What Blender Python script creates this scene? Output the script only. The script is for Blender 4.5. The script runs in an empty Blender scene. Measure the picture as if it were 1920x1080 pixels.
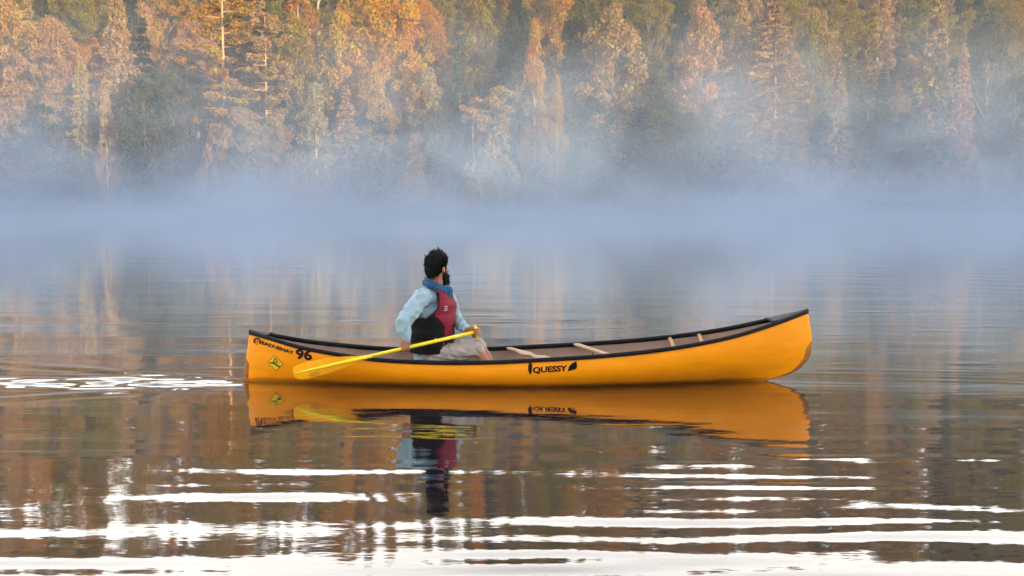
import bpy, bmesh, math, random
import numpy as np
from mathutils import Vector, Matrix

SC = bpy.context.scene
COL = SC.collection
rad = math.radians

# ------------------------------------------------------------------ camera, sky, sun, exposure
cam_d = bpy.data.cameras.new("camera")
cam = bpy.data.objects.new("camera", cam_d)
COL.objects.link(cam)
cam.location = (0, 0, 1.63)
cam.rotation_euler = (rad(90 - 4.87), 0, 0)
cam_d.sensor_width = 36.0
cam_d.lens = 38.29
cam_d.clip_start = 0.1
cam_d.clip_end = 2000
SC.camera = cam

SUN_EL, SUN_AZ = 6.5, 138.0          # degrees; azimuth clockwise from +Y, so behind the camera and to its right
w = bpy.data.worlds.new("World")
SC.world = w
w.use_nodes = True
nt = w.node_tree
bg = nt.nodes["Background"]
sky = nt.nodes.new("ShaderNodeTexSky")
sky.sky_type = "NISHITA"
sky.sun_disc = False
sky.sun_elevation = rad(SUN_EL)
sky.sun_rotation = rad(SUN_AZ)
bg.inputs[1].default_value = 0.15
# a thin veil of morning cloud, whitest low down
tc = nt.nodes.new("ShaderNodeTexCoord")
sep = nt.nodes.new("ShaderNodeSeparateXYZ")
nt.links.new(tc.outputs["Generated"], sep.inputs[0])
mr = nt.nodes.new("ShaderNodeMapRange")
mr.interpolation_type = "SMOOTHSTEP"
mr.inputs[1].default_value = 0.22; mr.inputs[2].default_value = 0.75
mr.inputs[3].default_value = 0.92; mr.inputs[4].default_value = 0.16
nt.links.new(sep.outputs[2], mr.inputs[0])
noi = nt.nodes.new("ShaderNodeTexNoise")
noi.inputs["Scale"].default_value = 2.2; noi.inputs["Detail"].default_value = 5
nt.links.new(tc.outputs["Generated"], noi.inputs["Vector"])
nm = nt.nodes.new("ShaderNodeMapRange")
nm.inputs[1].default_value = 0.3; nm.inputs[2].default_value = 0.7
nm.inputs[3].default_value = 0.85; nm.inputs[4].default_value = 1.0
nt.links.new(noi.outputs[0], nm.inputs[0])
mul = nt.nodes.new("ShaderNodeMath"); mul.operation = "MULTIPLY"
nt.links.new(mr.outputs[0], mul.inputs[0]); nt.links.new(nm.outputs[0], mul.inputs[1])
mix = nt.nodes.new("ShaderNodeMixRGB")
nt.links.new(mul.outputs[0], mix.inputs[0])
nt.links.new(sky.outputs[0], mix.inputs[1])
mix.inputs[2].default_value = (8.4, 7.8, 7.2, 1)
nt.links.new(mix.outputs[0], bg.inputs[0])

sun_d = bpy.data.lights.new("sun", "SUN")
sun_d.energy = 5.0
sun_d.angle = rad(0.5)
sun_d.color = (1.0, 0.77, 0.46)
sun = bpy.data.objects.new("sun", sun_d)
COL.objects.link(sun)
_az, _el = rad(SUN_AZ), rad(SUN_EL)
sun_dir = Vector((math.sin(_az) * math.cos(_el), math.cos(_az) * math.cos(_el), math.sin(_el)))
sun.rotation_euler = sun_dir.to_track_quat("Z", "Y").to_euler()

SC.view_settings.view_transform = "Standard"
SC.view_settings.look = "None"
SC.view_settings.gamma = 1
SC.view_settings.use_curve_mapping = False
SC.view_settings.exposure = 1.9
SC.render.engine = "CYCLES"
cy = SC.cycles
cy.use_denoising = True
cy.max_bounces = 6
cy.diffuse_bounces = 2
cy.glossy_bounces = 3
cy.transmission_bounces = 2
cy.volume_bounces = 0
cy.transparent_max_bounces = 6
cy.volume_max_steps = 256
cy.volume_step_rate = 0.45
cy.use_adaptive_sampling = True
cy.adaptive_threshold = 0.03

# ------------------------------------------------------------------ helpers
def link(name, me, parent=None, mats=()):
    o = bpy.data.objects.new(name, me)
    COL.objects.link(o)
    if parent is not None:
        o.parent = parent
    for m in mats:
        if m.name not in [x.name for x in me.materials if x]:
            me.materials.append(m)
    return o

def tag(o, label=None, category=None, group=None, kind=None):
    if label: o["label"] = label
    if category: o["category"] = category
    if group: o["group"] = group
    if kind: o["kind"] = kind
    return o

def empty(name, loc, rz=0.0):
    o = bpy.data.objects.new(name, None)
    o.empty_display_size = 0.2
    o.location = loc
    o.rotation_euler = (0, 0, rz)
    COL.objects.link(o)
    return o

def mesh_from(name, verts, faces, smooth=False):
    me = bpy.data.meshes.new(name)
    me.from_pydata([tuple(v) for v in verts], [], faces)
    if smooth:
        me.polygons.foreach_set("use_smooth", [True] * len(me.polygons))
    me.update()
    return me

def quads_mesh(name, V, smooth=False):
    """V: (N,4,3) array of loose quads, fast path"""
    n = len(V)
    me = bpy.data.meshes.new(name)
    me.vertices.add(n * 4); me.loops.add(n * 4); me.polygons.add(n)
    me.vertices.foreach_set("co", np.asarray(V, np.float32).reshape(-1))
    me.loops.foreach_set("vertex_index", np.arange(n * 4, dtype=np.int32))
    me.polygons.foreach_set("loop_start", np.arange(0, n * 4, 4, dtype=np.int32))
    me.polygons.foreach_set("use_smooth", np.full(n, smooth))
    me.update(calc_edges=True)
    return me

def grid_mesh(name, P, smooth=True):
    """P: (R,C,3)"""
    R, C = P.shape[:2]
    me = bpy.data.meshes.new(name)
    idx = np.arange(R * C).reshape(R, C)
    f = np.stack([idx[:-1, :-1], idx[:-1, 1:], idx[1:, 1:], idx[1:, :-1]], -1).reshape(-1, 4)
    me.vertices.add(R * C); me.loops.add(f.size); me.polygons.add(len(f))
    me.vertices.foreach_set("co", np.asarray(P, np.float32).reshape(-1))
    me.loops.foreach_set("vertex_index", f.reshape(-1).astype(np.int32))
    me.polygons.foreach_set("loop_start", np.arange(0, f.size, 4, dtype=np.int32))
    me.polygons.foreach_set("use_smooth", np.full(len(f), smooth))
    me.update(calc_edges=True)
    return me

class NT:
    def __init__(self, m):
        self.t = m.node_tree
    def n(self, typ, **kw):
        nd = self.t.nodes.new(typ)
        for k, v in kw.items():
            setattr(nd, k, v)
        return nd
    def l(self, a, b):
        self.t.links.new(a, b)

def math_node(N, op, a, b=None, clamp=False):
    nd = N.n("ShaderNodeMath", operation=op)
    nd.use_clamp = clamp
    for i, v in enumerate((a, b)):
        if v is None: continue
        if isinstance(v, (int, float)): nd.inputs[i].default_value = v
        else: N.l(v, nd.inputs[i])
    return nd.outputs[0]

def pbr(name, color, rough=0.5, spec=0.5, coat=0.0, noise=0.0, nscale=8.0, bump=0.0, bscale=60.0, sheen=0.0, stretch=(1, 1, 1), metallic=0.0):
    m = bpy.data.materials.new(name)
    m.use_nodes = True
    N = NT(m)
    p = m.node_tree.nodes["Principled BSDF"]
    p.inputs["Base Color"].default_value = (*color, 1)
    p.inputs["Roughness"].default_value = rough
    p.inputs["Specular IOR Level"].default_value = spec
    p.inputs["Coat Weight"].default_value = coat
    p.inputs["Sheen Weight"].default_value = sheen
    p.inputs["Metallic"].default_value = metallic
    t = N.n("ShaderNodeTexCoord")
    mp = N.n("ShaderNodeMapping")
    mp.inputs["Scale"].default_value = stretch
    N.l(t.outputs["Object"], mp.inputs["Vector"])
    if noise > 0:
        no = N.n("ShaderNodeTexNoise")
        no.inputs["Scale"].default_value = nscale
        no.inputs["Detail"].default_value = 6
        N.l(mp.outputs[0], no.inputs["Vector"])
        r = N.n("ShaderNodeMapRange")
        r.inputs[1].default_value = 0.25; r.inputs[2].default_value = 0.75
        r.inputs[3].default_value = 1 - noise; r.inputs[4].default_value = 1 + noise
        N.l(no.outputs[0], r.inputs[0])
        mx = N.n("ShaderNodeMixRGB", blend_type="MULTIPLY")
        mx.inputs[0].default_value = 1
        mx.inputs[1].default_value = (*color, 1)
        N.l(r.outputs[0], mx.inputs[2])
        N.l(mx.outputs[0], p.inputs["Base Color"])
    if bump > 0:
        b2 = N.n("ShaderNodeTexNoise")
        b2.inputs["Scale"].default_value = bscale
        b2.inputs["Detail"].default_value = 4
        N.l(mp.outputs[0], b2.inputs["Vector"])
        bn = N.n("ShaderNodeBump")
        bn.inputs["Strength"].default_value = bump
        bn.inputs["Distance"].default_value = 0.01
        N.l(b2.outputs[0], bn.inputs["Height"])
        N.l(bn.outputs[0], p.inputs["Normal"])
    return m

# ------------------------------------------------------------------ water: one sheet from bank to bank, really displaced
rng = np.random.default_rng(5)
def build_water():
    ys = list(np.linspace(-58, 3.2, 40))
    y = 3.2
    while y < 104:
        y += 0.024 if 8.7 < y < 10.2 else max(0.018, 0.0058 * y)
        ys.append(y)
    ys = np.array(ys)
    u = np.linspace(-1, 1, 460)
    xs = 7.0 * np.sinh(u * 3.55)
    X, Y = np.meshgrid(xs, ys)
    dy = np.where((Y > 8.7) & (Y < 10.2), 0.024, np.maximum(0.018, 0.0058 * np.abs(Y)))
    Z = np.zeros_like(X)
    def smooth(a, b, v):
        t = np.clip((v - a) / (b - a), 0, 1)
        return t * t * (3 - 2 * t)
    # patchy calm and ruffled areas
    patch = np.zeros_like(X)
    for _ in range(14):
        kx, ky = rng.normal(0, 0.22), rng.normal(0, 0.55)
        patch += np.sin(kx * X + ky * Y + rng.uniform(0, 6.28)) / 14 ** .5
    patch2 = np.zeros_like(X)
    for _ in range(16):
        kx, ky = rng.normal(0, 1.9), rng.normal(0, 2.6)
        patch2 += np.sin(kx * X + ky * Y + rng.uniform(0, 6.28)) / 16 ** .5
    gust = np.clip(0.78 + 0.62 * patch2, 0.12, 1.7)
    # long crested ripples rolling toward the camera
    def waves(n, lmin, lmax, spread, slope, env):
        nonlocal Z
        for _ in range(n):
            lam = math.exp(rng.uniform(math.log(lmin), math.log(lmax)))
            a = rng.normal(0, spread)
            k = 2 * math.pi / lam
            s = slope / math.sqrt(n / 2)
            lim = smooth(3.0, 6.0, lam / dy)
            Z += env * lim * (s / k) * np.sin(k * (math.sin(a) * X + math.cos(a) * Y) + rng.uniform(0, 6.28))
    near = 1 - smooth(5.3, 8.2, Y)
    far_ = 1 - 0.72 * smooth(11, 20, Y)
    waves(24, 0.21, 0.33, rad(4.0), 0.020, near * gust)
    waves(20, 0.45, 0.80, rad(5.0), 0.016, (0.25 + 0.75 * near) * (0.4 + 0.6 * gust) * far_)
    waves(22, 0.12, 0.30, rad(9), 0.008, (0.7 + 0.2 * near) * np.clip(0.8 + 0.8 * patch, 0, 2.2) * far_)
    waves(14, 1.0, 2.4, rad(10), 0.006, far_)
    # slow arcs spreading on the right, further out
    R = np.hypot(X - 2.0, Y - 9.5)
    env = smooth(2.5, 9, X) * smooth(13, 18, Y) * (1 - smooth(40, 60, Y))
    Z += env * 0.0010 * np.sin(2 * math.pi / 0.95 * R + 0.6 * patch) * (0.6 + 0.4 * patch)
    # the churned track behind the stern and the little bow waves of the hull
    xs_ = -2.33 - X
    half = 0.22 + 0.075 * np.clip(xs_, 0, 60)
    lat = (Y - 9.42 + 0.05 * np.clip(xs_, 0, 8)) / half
    wake = smooth(-0.12, 0.15, xs_) * np.exp(-lat ** 2 * 1.1) / (1 + 0.04 * np.clip(xs_, 0, 100))
    churn = np.zeros_like(X)
    for _ in range(60):
        lam = math.exp(rng.uniform(math.log(0.07), math.log(0.26)))
        a = rng.normal(0, rad(13))
        k = 2 * math.pi / lam
        lim = smooth(2.5, 5.0, lam / dy)
        churn += lim * (0.17 / math.sqrt(30) / k) * np.sin(k * (math.sin(a) * X + math.cos(a) * Y) + rng.uniform(0, 6.28))
    Z += wake * churn * 1.45
    # transverse and diverging wake ripples
    arm = np.exp(-((np.abs(Y - 9.42) - 0.16 - 0.30 * np.clip(xs_, 0, 40)) / (0.16 + 0.05 * np.clip(xs_, 0, 40))) ** 2)
    Z += smooth(0, 0.5, xs_) * arm * 0.0055 / (1 + 0.25 * np.clip(xs_, 0, 40)) * np.sin(2 * math.pi * (0.9 * np.abs(Y - 9.42) - 0.35 * xs_) / 0.34)
    # occasional steep flecks
    for _ in range(95):
        fx = rng.uniform(-1, 1); fy = rng.uniform(6.3, 15.5)
        fx = fx * fy * 0.49
        if -2.6 < fx < 2.9 and 8.3 < fy < 10.6: continue
        lx = rng.uniform(0.06, 0.35); ly = rng.uniform(0.020, 0.032) * fy / 8
        d = np.exp(-((X - fx) / lx) ** 2 - ((Y - fy) / ly) ** 2)
        Z += rng.uniform(0.08, 0.17) * ly * d
    # flat water right under the hull so nothing slops through the floor
    Z *= 1 - 0.6 * np.exp(-((X - 0.14) / 2.2) ** 4 - ((Y - 9.5) / 0.33) ** 4)
    return grid_mesh("water", np.stack([X, Y, Z], -1))

m_water = bpy.data.materials.new("lake_water")
m_water.use_nodes = True
N = NT(m_water)
for nd in list(m_water.node_tree.nodes): m_water.node_tree.nodes.remove(nd)
w_out = N.n("ShaderNodeOutputMaterial")
w_d = N.n("ShaderNodeBsdfDiffuse"); w_d.inputs[0].default_value = (0.010, 0.008, 0.012, 1)
w_g = N.n("ShaderNodeBsdfAnisotropic"); w_g.inputs["Roughness"].default_value = 0.03; w_g.inputs[0].default_value = (0.97, 0.97, 0.97, 1)
w_f = N.n("ShaderNodeFresnel"); w_f.inputs[0].default_value = 1.40
w_k = math_node(N, "MULTIPLY", w_f.outputs[0], 1.7, clamp=True)
w_m = N.n("ShaderNodeMixShader")
N.l(w_k, w_m.inputs[0]); N.l(w_d.outputs[0], w_m.inputs[1]); N.l(w_g.outputs[0], w_m.inputs[2]); N.l(w_m.outputs[0], w_out.inputs[0])
t = N.n("ShaderNodeTexCoord")
mp = N.n("ShaderNodeMapping"); mp.inputs["Scale"].default_value = (0.55, 1.6, 1)
N.l(t.outputs["Object"], mp.inputs[0])
no = N.n("ShaderNodeTexNoise"); no.inputs["Scale"].default_value = 3.2; no.inputs["Detail"].default_value = 4; no.inputs["Roughness"].default_value = 0.55
N.l(mp.outputs[0], no.inputs["Vector"])
bn = N.n("ShaderNodeBump"); bn.inputs["Strength"].default_value = 0.28; bn.inputs["Distance"].default_value = 0.006
N.l(no.outputs[0], bn.inputs["Height"])
for nd in (w_d, w_g, w_f): N.l(bn.outputs[0], nd.inputs["Normal"])
water = link("water", build_water(), None, [m_water])
tag(water, "calm dark lake with long ripples mirroring forest and pale sky", kind="structure")

# ------------------------------------------------------------------ banks and hills
def hash_noise(x, y, s):
    return (np.sin(x * 0.31 * s + 1.3) * np.sin(y * 0.27 * s + 0.7) + np.sin(x * 0.13 * s - y * 0.17 * s + 2.1)) * 0.5

m_floor = pbr("forest_floor", (0.022, 0.019, 0.010), 0.9, 0.2, noise=0.5, nscale=0.8, bump=0.6, bscale=3)
def far_hill():
    ys = np.concatenate([np.linspace(100.5, 116, 16), np.linspace(119, 250, 30)])
    xs = np.linspace(-150, 150, 90)
    X, Y = np.meshgrid(xs, ys)
    Z = np.where(Y < 102, -0.5 + (Y - 100.5) * 0.4, np.where(Y < 114, 0.12 + (Y - 102) * 0.11, 1.44 + (np.minimum(Y, 200) - 114) * 0.53 + np.maximum(Y - 200, 0) * 0.05))
    Z = Z + hash_noise(X, Y, 1.0) * np.clip((Y - 101) / 40, 0, 0.9) - 0.03
    return grid_mesh("far_hillside", np.stack([X, Y, Z], -1))
hill = link("hillside", far_hill(), None, [m_floor])
tag(hill, "steep forested hillside rising from the far shore", kind="structure")

def ridge_z(x, y):
    """the near ridge: about 17 m high, with a saddle shaped to let the early sun reach the middle of the far shore"""
    x = np.asarray(x, float)
    top = 20.8 - 7.0 * np.exp(-((x - 146) / 17.0) ** 4) + 2.0 / (1 + np.exp(-(x - 172) / 4)) + 2.0 / (1 + np.exp(-(x - 195) / 4)) + 1.2 * np.sin(x * 0.11) + 0.8 * np.sin(x * 0.27 + 1)  # unseen crest, shaped for where its shade falls on the far shore
    return np.clip((-40 - y) * 0.58, -0.6, top)
def near_bank():
    ys = np.concatenate([np.linspace(-125, -45, 26), np.linspace(-43, -38, 4)])
    xs = np.linspace(-150, 285, 110)
    X, Y = np.meshgrid(xs, ys)
    Z = ridge_z(X, Y) + hash_noise(X, Y, 0.8) * np.clip((-Y - 42) / 20, 0, 0.6)
    return grid_mesh("near_hillside", np.stack([X, Y, Z], -1))
nb = link("hillside", near_bank(), None, [m_floor])
tag(nb, "wooded ridge on the near side of the lake, behind the viewpoint", kind="structure")

# ------------------------------------------------------------------ foliage and bark materials
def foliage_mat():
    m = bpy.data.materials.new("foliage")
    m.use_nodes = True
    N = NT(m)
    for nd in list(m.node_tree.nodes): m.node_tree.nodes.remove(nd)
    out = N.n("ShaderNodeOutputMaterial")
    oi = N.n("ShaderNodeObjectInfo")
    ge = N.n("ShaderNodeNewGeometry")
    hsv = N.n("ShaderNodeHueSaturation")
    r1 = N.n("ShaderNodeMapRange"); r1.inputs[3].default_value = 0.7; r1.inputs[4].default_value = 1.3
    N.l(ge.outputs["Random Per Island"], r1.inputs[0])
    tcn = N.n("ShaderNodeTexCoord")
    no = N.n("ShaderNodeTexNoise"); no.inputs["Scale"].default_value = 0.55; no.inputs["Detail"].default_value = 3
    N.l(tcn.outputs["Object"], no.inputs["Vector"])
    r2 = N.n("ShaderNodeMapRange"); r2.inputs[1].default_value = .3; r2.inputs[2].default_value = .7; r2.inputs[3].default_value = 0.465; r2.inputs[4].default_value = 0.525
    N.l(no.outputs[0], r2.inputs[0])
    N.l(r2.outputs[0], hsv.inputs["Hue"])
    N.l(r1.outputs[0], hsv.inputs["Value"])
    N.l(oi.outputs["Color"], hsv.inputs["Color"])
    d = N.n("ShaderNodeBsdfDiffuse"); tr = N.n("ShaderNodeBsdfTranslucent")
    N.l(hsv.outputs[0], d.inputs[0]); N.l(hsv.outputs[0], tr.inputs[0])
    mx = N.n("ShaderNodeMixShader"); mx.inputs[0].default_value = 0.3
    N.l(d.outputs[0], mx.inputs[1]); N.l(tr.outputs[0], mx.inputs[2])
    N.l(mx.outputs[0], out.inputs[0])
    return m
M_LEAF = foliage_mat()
M_BARK = pbr("bark", (0.13, 0.09, 0.06), 0.9, 0.2, noise=0.45, nscale=2.5, stretch=(3, 3, 0.6), bump=0.6, bscale=6)
M_PINEBARK = pbr("pine_bark", (0.30, 0.17, 0.095), 0.85, 0.2, noise=0.4, nscale=2.2, stretch=(3, 3, 0.5), bump=0.6, bscale=6)
M_BIRCH = pbr("birch_bark", (0.28, 0.21, 0.15), 0.8, 0.2, noise=0.45, nscale=2.0, stretch=(1, 1, 4), bump=0.4, bscale=6)

# ------------------------------------------------------------------ tree builders (unit-free: metres, scaled per tree)
def cards(C, size, rng, normal=None, aspect=1.6, along=None):
    """leaf-sized quads at C (N,3)"""
    n = len(C)
    if along is None:
        a = rng.normal(size=(n, 3))
    else:
        a = along + rng.normal(size=(n, 3)) * 0.35
    a /= np.linalg.norm(a, axis=1)[:, None]
    b = rng.normal(size=(n, 3))
    b -= (b * a).sum(1)[:, None] * a
    b /= np.linalg.norm(b, axis=1)[:, None]
    s = (np.asarray(size) * rng.uniform(0.7, 1.3, n))[:, None]
    a = a * s * aspect * 0.5
    b = b * s * 0.5
    # kite-shaped leaves rather than squares
    return np.stack([C - a, C + b - 0.15 * a, C + a, C - b - 0.15 * a], 1)

def limb(bm, pts, r0, r1, sides=6):
    prev = None
    n = len(pts)
    for i, p_ in enumerate(pts):
        p_ = Vector(p_)
        d = (Vector(pts[min(i + 1, n - 1)]) - Vector(pts[max(i - 1, 0)])).normalized()
        e1 = d.orthogonal().normalized(); e2 = d.cross(e1)
        r = r0 + (r1 - r0) * (i / max(1, n - 1))
        ring = [bm.verts.new(p_ + (e1 * math.cos(2 * math.pi * k / sides) + e2 * math.sin(2 * math.pi * k / sides)) * r) for k in range(sides)]
        if prev:
            # align ring start to lessen twist
            best = min(range(sides), key=lambda s: sum((ring[(k + s) % sides].co - prev[k].co).length_squared for k in range(0, sides, 2)))
            ring = ring[best:] + ring[:best]
            for k in range(sides):
                f = bm.faces.new((prev[k], prev[(k + 1) % sides], ring[(k + 1) % sides], ring[k])); f.smooth = True
        prev = ring
    bm.faces.new(prev)

def bm_mesh(name, bm):
    me = bpy.data.meshes.new(name)
    bm.normal_update()
    bm.to_mesh(me); bm.free()
    return me

def v_spruce(seed, h=12.0, R=2.6, bare=0.05, dens=1.0, droop=0.22):
    rg = np.random.default_rng(seed)
    bm = bmesh.new()
    sway = rg.normal(0, 0.12, 2)
    tp = [(sway[0] * math.sin(q * 2), sway[1] * math.sin(q * 2.5), q * h) for q in np.linspace(0, 0.99, 8)]
    limb(bm, tp, 0.016 * h, 0.01, 7)
    V = []
    nw = int(36 * dens)
    for i in range(nw):
        q = bare + (0.985 - bare) * (i + rg.uniform(-0.3, 0.3)) / nw
        z = q * h
        Lw = R * (1 - q) ** 0.82 * rg.uniform(0.75, 1.12) + 0.12
        nb = rg.integers(6, 9)
        a0 = rg.uniform(0, 6.28)
        for k in range(nb):
            if rg.random() < 0.08: continue
            az = a0 + 6.283 * k / nb + rg.normal(0, 0.22)
            L = Lw * rg.uniform(0.6, 1.18)
            d = np.array([math.cos(az), math.sin(az), 0])
            ns = int(12 + L * 24)
            tt = np.sqrt(rg.uniform(0.02, 1, ns))
            cz = z + 0.12 * L - droop * L * tt * 1.6 + 0.16 * L * tt ** 3
            C = d[None, :] * (tt * L)[:, None]
            C[:, 2] = cz
            side = np.array([-d[1], d[0], 0])
            C += side[None, :] * (rg.normal(0, 0.16, ns) * (0.35 + L * 0.32) * (1.1 - tt * 0.7))[:, None]
            C[:, 2] -= np.abs(rg.normal(0, 0.10, ns)) * (0.5 + 0.3 * L)
            along = d[None, :] * 0.8 + np.array([0, 0, -0.35])[None, :]
            V.append(cards(C, 0.115, rg, aspect=2.8, along=np.repeat(along, ns, 0)))
            if k % 2 == 0 and L > 0.7:
                limb(bm, [(0, 0, z), tuple(d * L * 0.5 + np.array([0, 0, z - droop * L * 0.5])), tuple(d * L * 0.95 + np.array([0, 0, z - droop * L * 1.0]))], 0.012 + 0.012 * L, 0.006, 3)
    return bm_mesh("trunk", bm), quads_mesh("crown", np.concatenate(V)), h, R

def clump_crown(V, centers, radii, n, size, rg, flat=0.8):
    for c, r in zip(centers, radii):
        k = int(3.6 * n * (r ** 2) / 0.36) + 8
        P = rg.normal(size=(k, 3))
        P /= np.linalg.norm(P, axis=1)[:, None]
        P *= (rg.uniform(0.25, 1, k) ** 0.5)[:, None] * r
        P[:, 2] *= flat
        V.append(cards(P + np.asarray(c)[None, :], size, rg))

def v_pine(seed, h=15.0, R=2.2, start=0.5, ncl=26, flat=0.55, stubs=10, bend=0.3):
    rg = np.random.default_rng(seed)
    bm = bmesh.new()
    bx, by = rg.normal(0, bend, 2)
    def tr(q): return np.array([bx * math.sin(q * 2.2), by * math.sin(q * 1.9), q * h])
    limb(bm, [tuple(tr(q)) for q in np.linspace(0, 0.98, 10)], 0.0105 * h, 0.03, 8)
    V = []; cs = []; rs = []
    for i in range(ncl):
        q = start + (0.97 - start) * (i + rg.uniform(0, 0.8)) / ncl
        s = (q - start) / (1 - start)
        L = R * (0.45 + 0.75 * math.sin(math.pi * min(1, 0.18 + s * 0.80))) * rg.uniform(0.45, 1.05)
        az = i * 2.4 + rg.normal(0, 0.4)
        b0 = tr(q)
        d = np.array([math.cos(az), math.sin(az), 0])
        e = b0 + d * L + np.array([0, 0, rg.uniform(-0.02, 0.28) * L])
        m_ = b0 + d * L * 0.5 + np.array([0, 0, 0.02 * L])
        limb(bm, [tuple(b0), tuple(m_), tuple(e)], 0.03 + 0.012 * L, 0.012, 4)
        for f in (0.45, 0.75, 1.0):
            cs.append(b0 + (e - b0) * f + rg.normal(0, 0.18, 3)); rs.append(rg.uniform(0.32, 0.62) * (0.7 + 0.18 * R))
    cs.append(tr(0.98)); rs.append(0.5)
    clump_crown(V, cs, rs, 62, 0.15, rg, flat)
    for i in range(stubs):
        q = rg.uniform(0.18, start + 0.1)
        az = rg.uniform(0, 6.28); L = rg.uniform(0.25, 1.1)
        b0 = tr(q)
        limb(bm, [tuple(b0), tuple(b0 + np.array([math.cos(az) * L, math.sin(az) * L, rg.uniform(-0.25, 0.1) * L]))], 0.022, 0.006, 3)
    return bm_mesh("trunk", bm), quads_mesh("crown", np.concatenate(V)), h, R

def v_broad(seed, h=11.0, R=2.7, base=0.16, ncl=150, n=34, size=0.118, pointed=0.0, stems=1):
    rg = np.random.default_rng(seed)
    bm = bmesh.new()
    bx, by = rg.normal(0, 0.25, 2)
    def tr(q): return np.array([bx * math.sin(q * 2.2), by * math.sin(q * 1.9), q * h])
    limb(bm, [tuple(tr(q)) for q in np.linspace(0, 0.93, 9)], 0.014 * h, 0.02, 8)
    cs, rs = [], []
    # a few big lobes give the crown an uneven outline
    lobes = [(rg.uniform(0, 6.28), rg.uniform(0.2, 0.9), rg.uniform(0.25, 0.45)) for _ in range(7)]
    while len(cs) < ncl:
        q = rg.uniform(base, 1.0)
        s = (q - base) / (1 - base)
        prof = (math.sin(math.pi * (0.12 + 0.86 * s)) ** 0.75) if pointed <= 0 else (min(1, s / 0.22) ** 0.6) * (1 - s) ** 0.72 * 1.15
        az = rg.uniform(0, 6.28)
        bulge = 1.0
        for la, ls, lw in lobes:
            da = abs((az - la + math.pi) % (2 * math.pi) - math.pi)
            bulge += 0.32 * math.exp(-(da / 0.7) ** 2 - ((s - ls) / 0.18) ** 2)
        rr = R * prof * bulge * 0.82 * math.sqrt(rg.uniform(0.12, 1.0))
        c = tr(q) + np.array([math.cos(az) * rr, math.sin(az) * rr, rg.normal(0, 0.15)])
        cs.append(c); rs.append(rg.uniform(0.32, 0.72) * (R / 2.7) ** 0.5)
        if len(cs) % 4 == 0:
            q0 = max(0.08, q - 0.12 - 0.06 * rr)
            b0 = tr(q0)
            limb(bm, [tuple(b0), tuple((b0 + c) * 0.5 + np.array([0, 0, -0.1])), tuple(c)], 0.02 + 0.016 * rr, 0.008, 4)
    V = []
    clump_crown(V, cs, rs, n, size, rg, 0.85)
    return bm_mesh("trunk", bm), quads_mesh("crown", np.concatenate(V)), h, R

def v_shrub(seed, h=2.8, R=2.4):
    rg = np.random.default_rng(seed)
    bm = bmesh.new()
    cs, rs = [], []
    for i in range(46):
        az = rg.uniform(0, 6.28); rr = R * math.sqrt(rg.uniform(0, 1)) * 0.85
        top = h * math.sqrt(max(0.05, 1 - (rr / R) ** 2)) * rg.uniform(0.75, 1.05)
        z = top * rg.uniform(0.3, 0.92)
        c = (math.cos(az) * rr, math.sin(az) * rr, z)
        cs.append(c); rs.append(rg.uniform(0.3, 0.55))
        if i % 3 == 0:
            limb(bm, [(c[0] * 0.15, c[1] * 0.15, 0), (c[0] * 0.6, c[1] * 0.6, z * 0.55), c], 0.035, 0.01, 4)
    for i in range(14):
        az = rg.uniform(0, 6.28); rr = R * math.sqrt(rg.uniform(0, 1)) * 0.7
        cs.append((math.cos(az) * rr, math.sin(az) * rr, h * rg.uniform(0.85, 1.12))); rs.append(rg.uniform(0.15, 0.28))
    V = []
    clump_crown(V, cs, rs, 44, 0.13, rg, 0.8)
    return bm_mesh("stem", bm), quads_mesh("crown", np.concatenate(V)), h, R

VAR = {
    "spruce": [v_spruce(11), v_spruce(12, R=2.9, droop=0.3), v_spruce(13, dens=0.85, droop=0.16, bare=0.12), v_spruce(14, R=2.4, dens=1.1), v_spruce(15, R=2.7, bare=0.22, droop=0.26)],
    "bigbroad": [v_broad(45, h=19, R=4.8, ncl=330, base=0.1, size=0.125), v_broad(46, h=19, R=4.6, ncl=310, base=0.12, size=0.125)],
    "bigspruce": [v_spruce(17, h=20, R=4.8, dens=1.5, droop=0.2, bare=0.08)],
    "cone": [v_spruce(16, R=2.9, dens=1.35, droop=0.1)],
    "pine": [v_pine(21, h=11.5, R=1.9, start=0.55, ncl=24)],
    "leaning": [v_pine(22, h=10.0, R=1.15, start=0.72, ncl=9, bend=0.45, stubs=5)],
    "tallpine": [v_pine(23, h=24, R=3.0, start=0.30, ncl=40, stubs=22, bend=0.12), v_pine(24, h=19, R=3.1, start=0.30, ncl=38, stubs=18, bend=0.18)],
    "birch": [v_broad(31, h=11, R=2.0, base=0.06, ncl=150, pointed=1.0, size=0.115), v_broad(32, h=11, R=1.9, base=0.08, ncl=150, pointed=1.0, size=0.115), v_broad(33, h=11, R=2.1, base=0.07, ncl=150, pointed=1.0, size=0.115)],
    "broad": [v_broad(41), v_broad(42, R=2.9, ncl=170, base=.1), v_broad(43, R=2.5, base=0.14), v_broad(44, R=2.8, base=0.08, ncl=170)],
    "shrub": [v_shrub(51), v_shrub(52), v_shrub(53, h=2.4, R=2.7)],
}
TREE_NAME = {"spruce": "spruce_tree", "cone": "spruce_tree", "pine": "pine_tree", "leaning": "pine_tree", "tallpine": "pine_tree", "birch": "birch_tree", "broad": "broadleaf_tree", "bigbroad": "broadleaf_tree", "bigspruce": "spruce_tree", "shrub": "shrub"}
TREE_BARK = {"spruce": M_BARK, "cone": M_BARK, "pine": M_PINEBARK, "leaning": M_PINEBARK, "tallpine": M_PINEBARK, "birch": M_BIRCH, "broad": M_BARK, "bigbroad": M_BARK, "bigspruce": M_BARK, "shrub": M_BARK}
for k_, lst in VAR.items():
    for tm, cm, _, _ in lst:
        tm.materials.append(TREE_BARK[k_]); cm.materials.append(M_LEAF)
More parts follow.
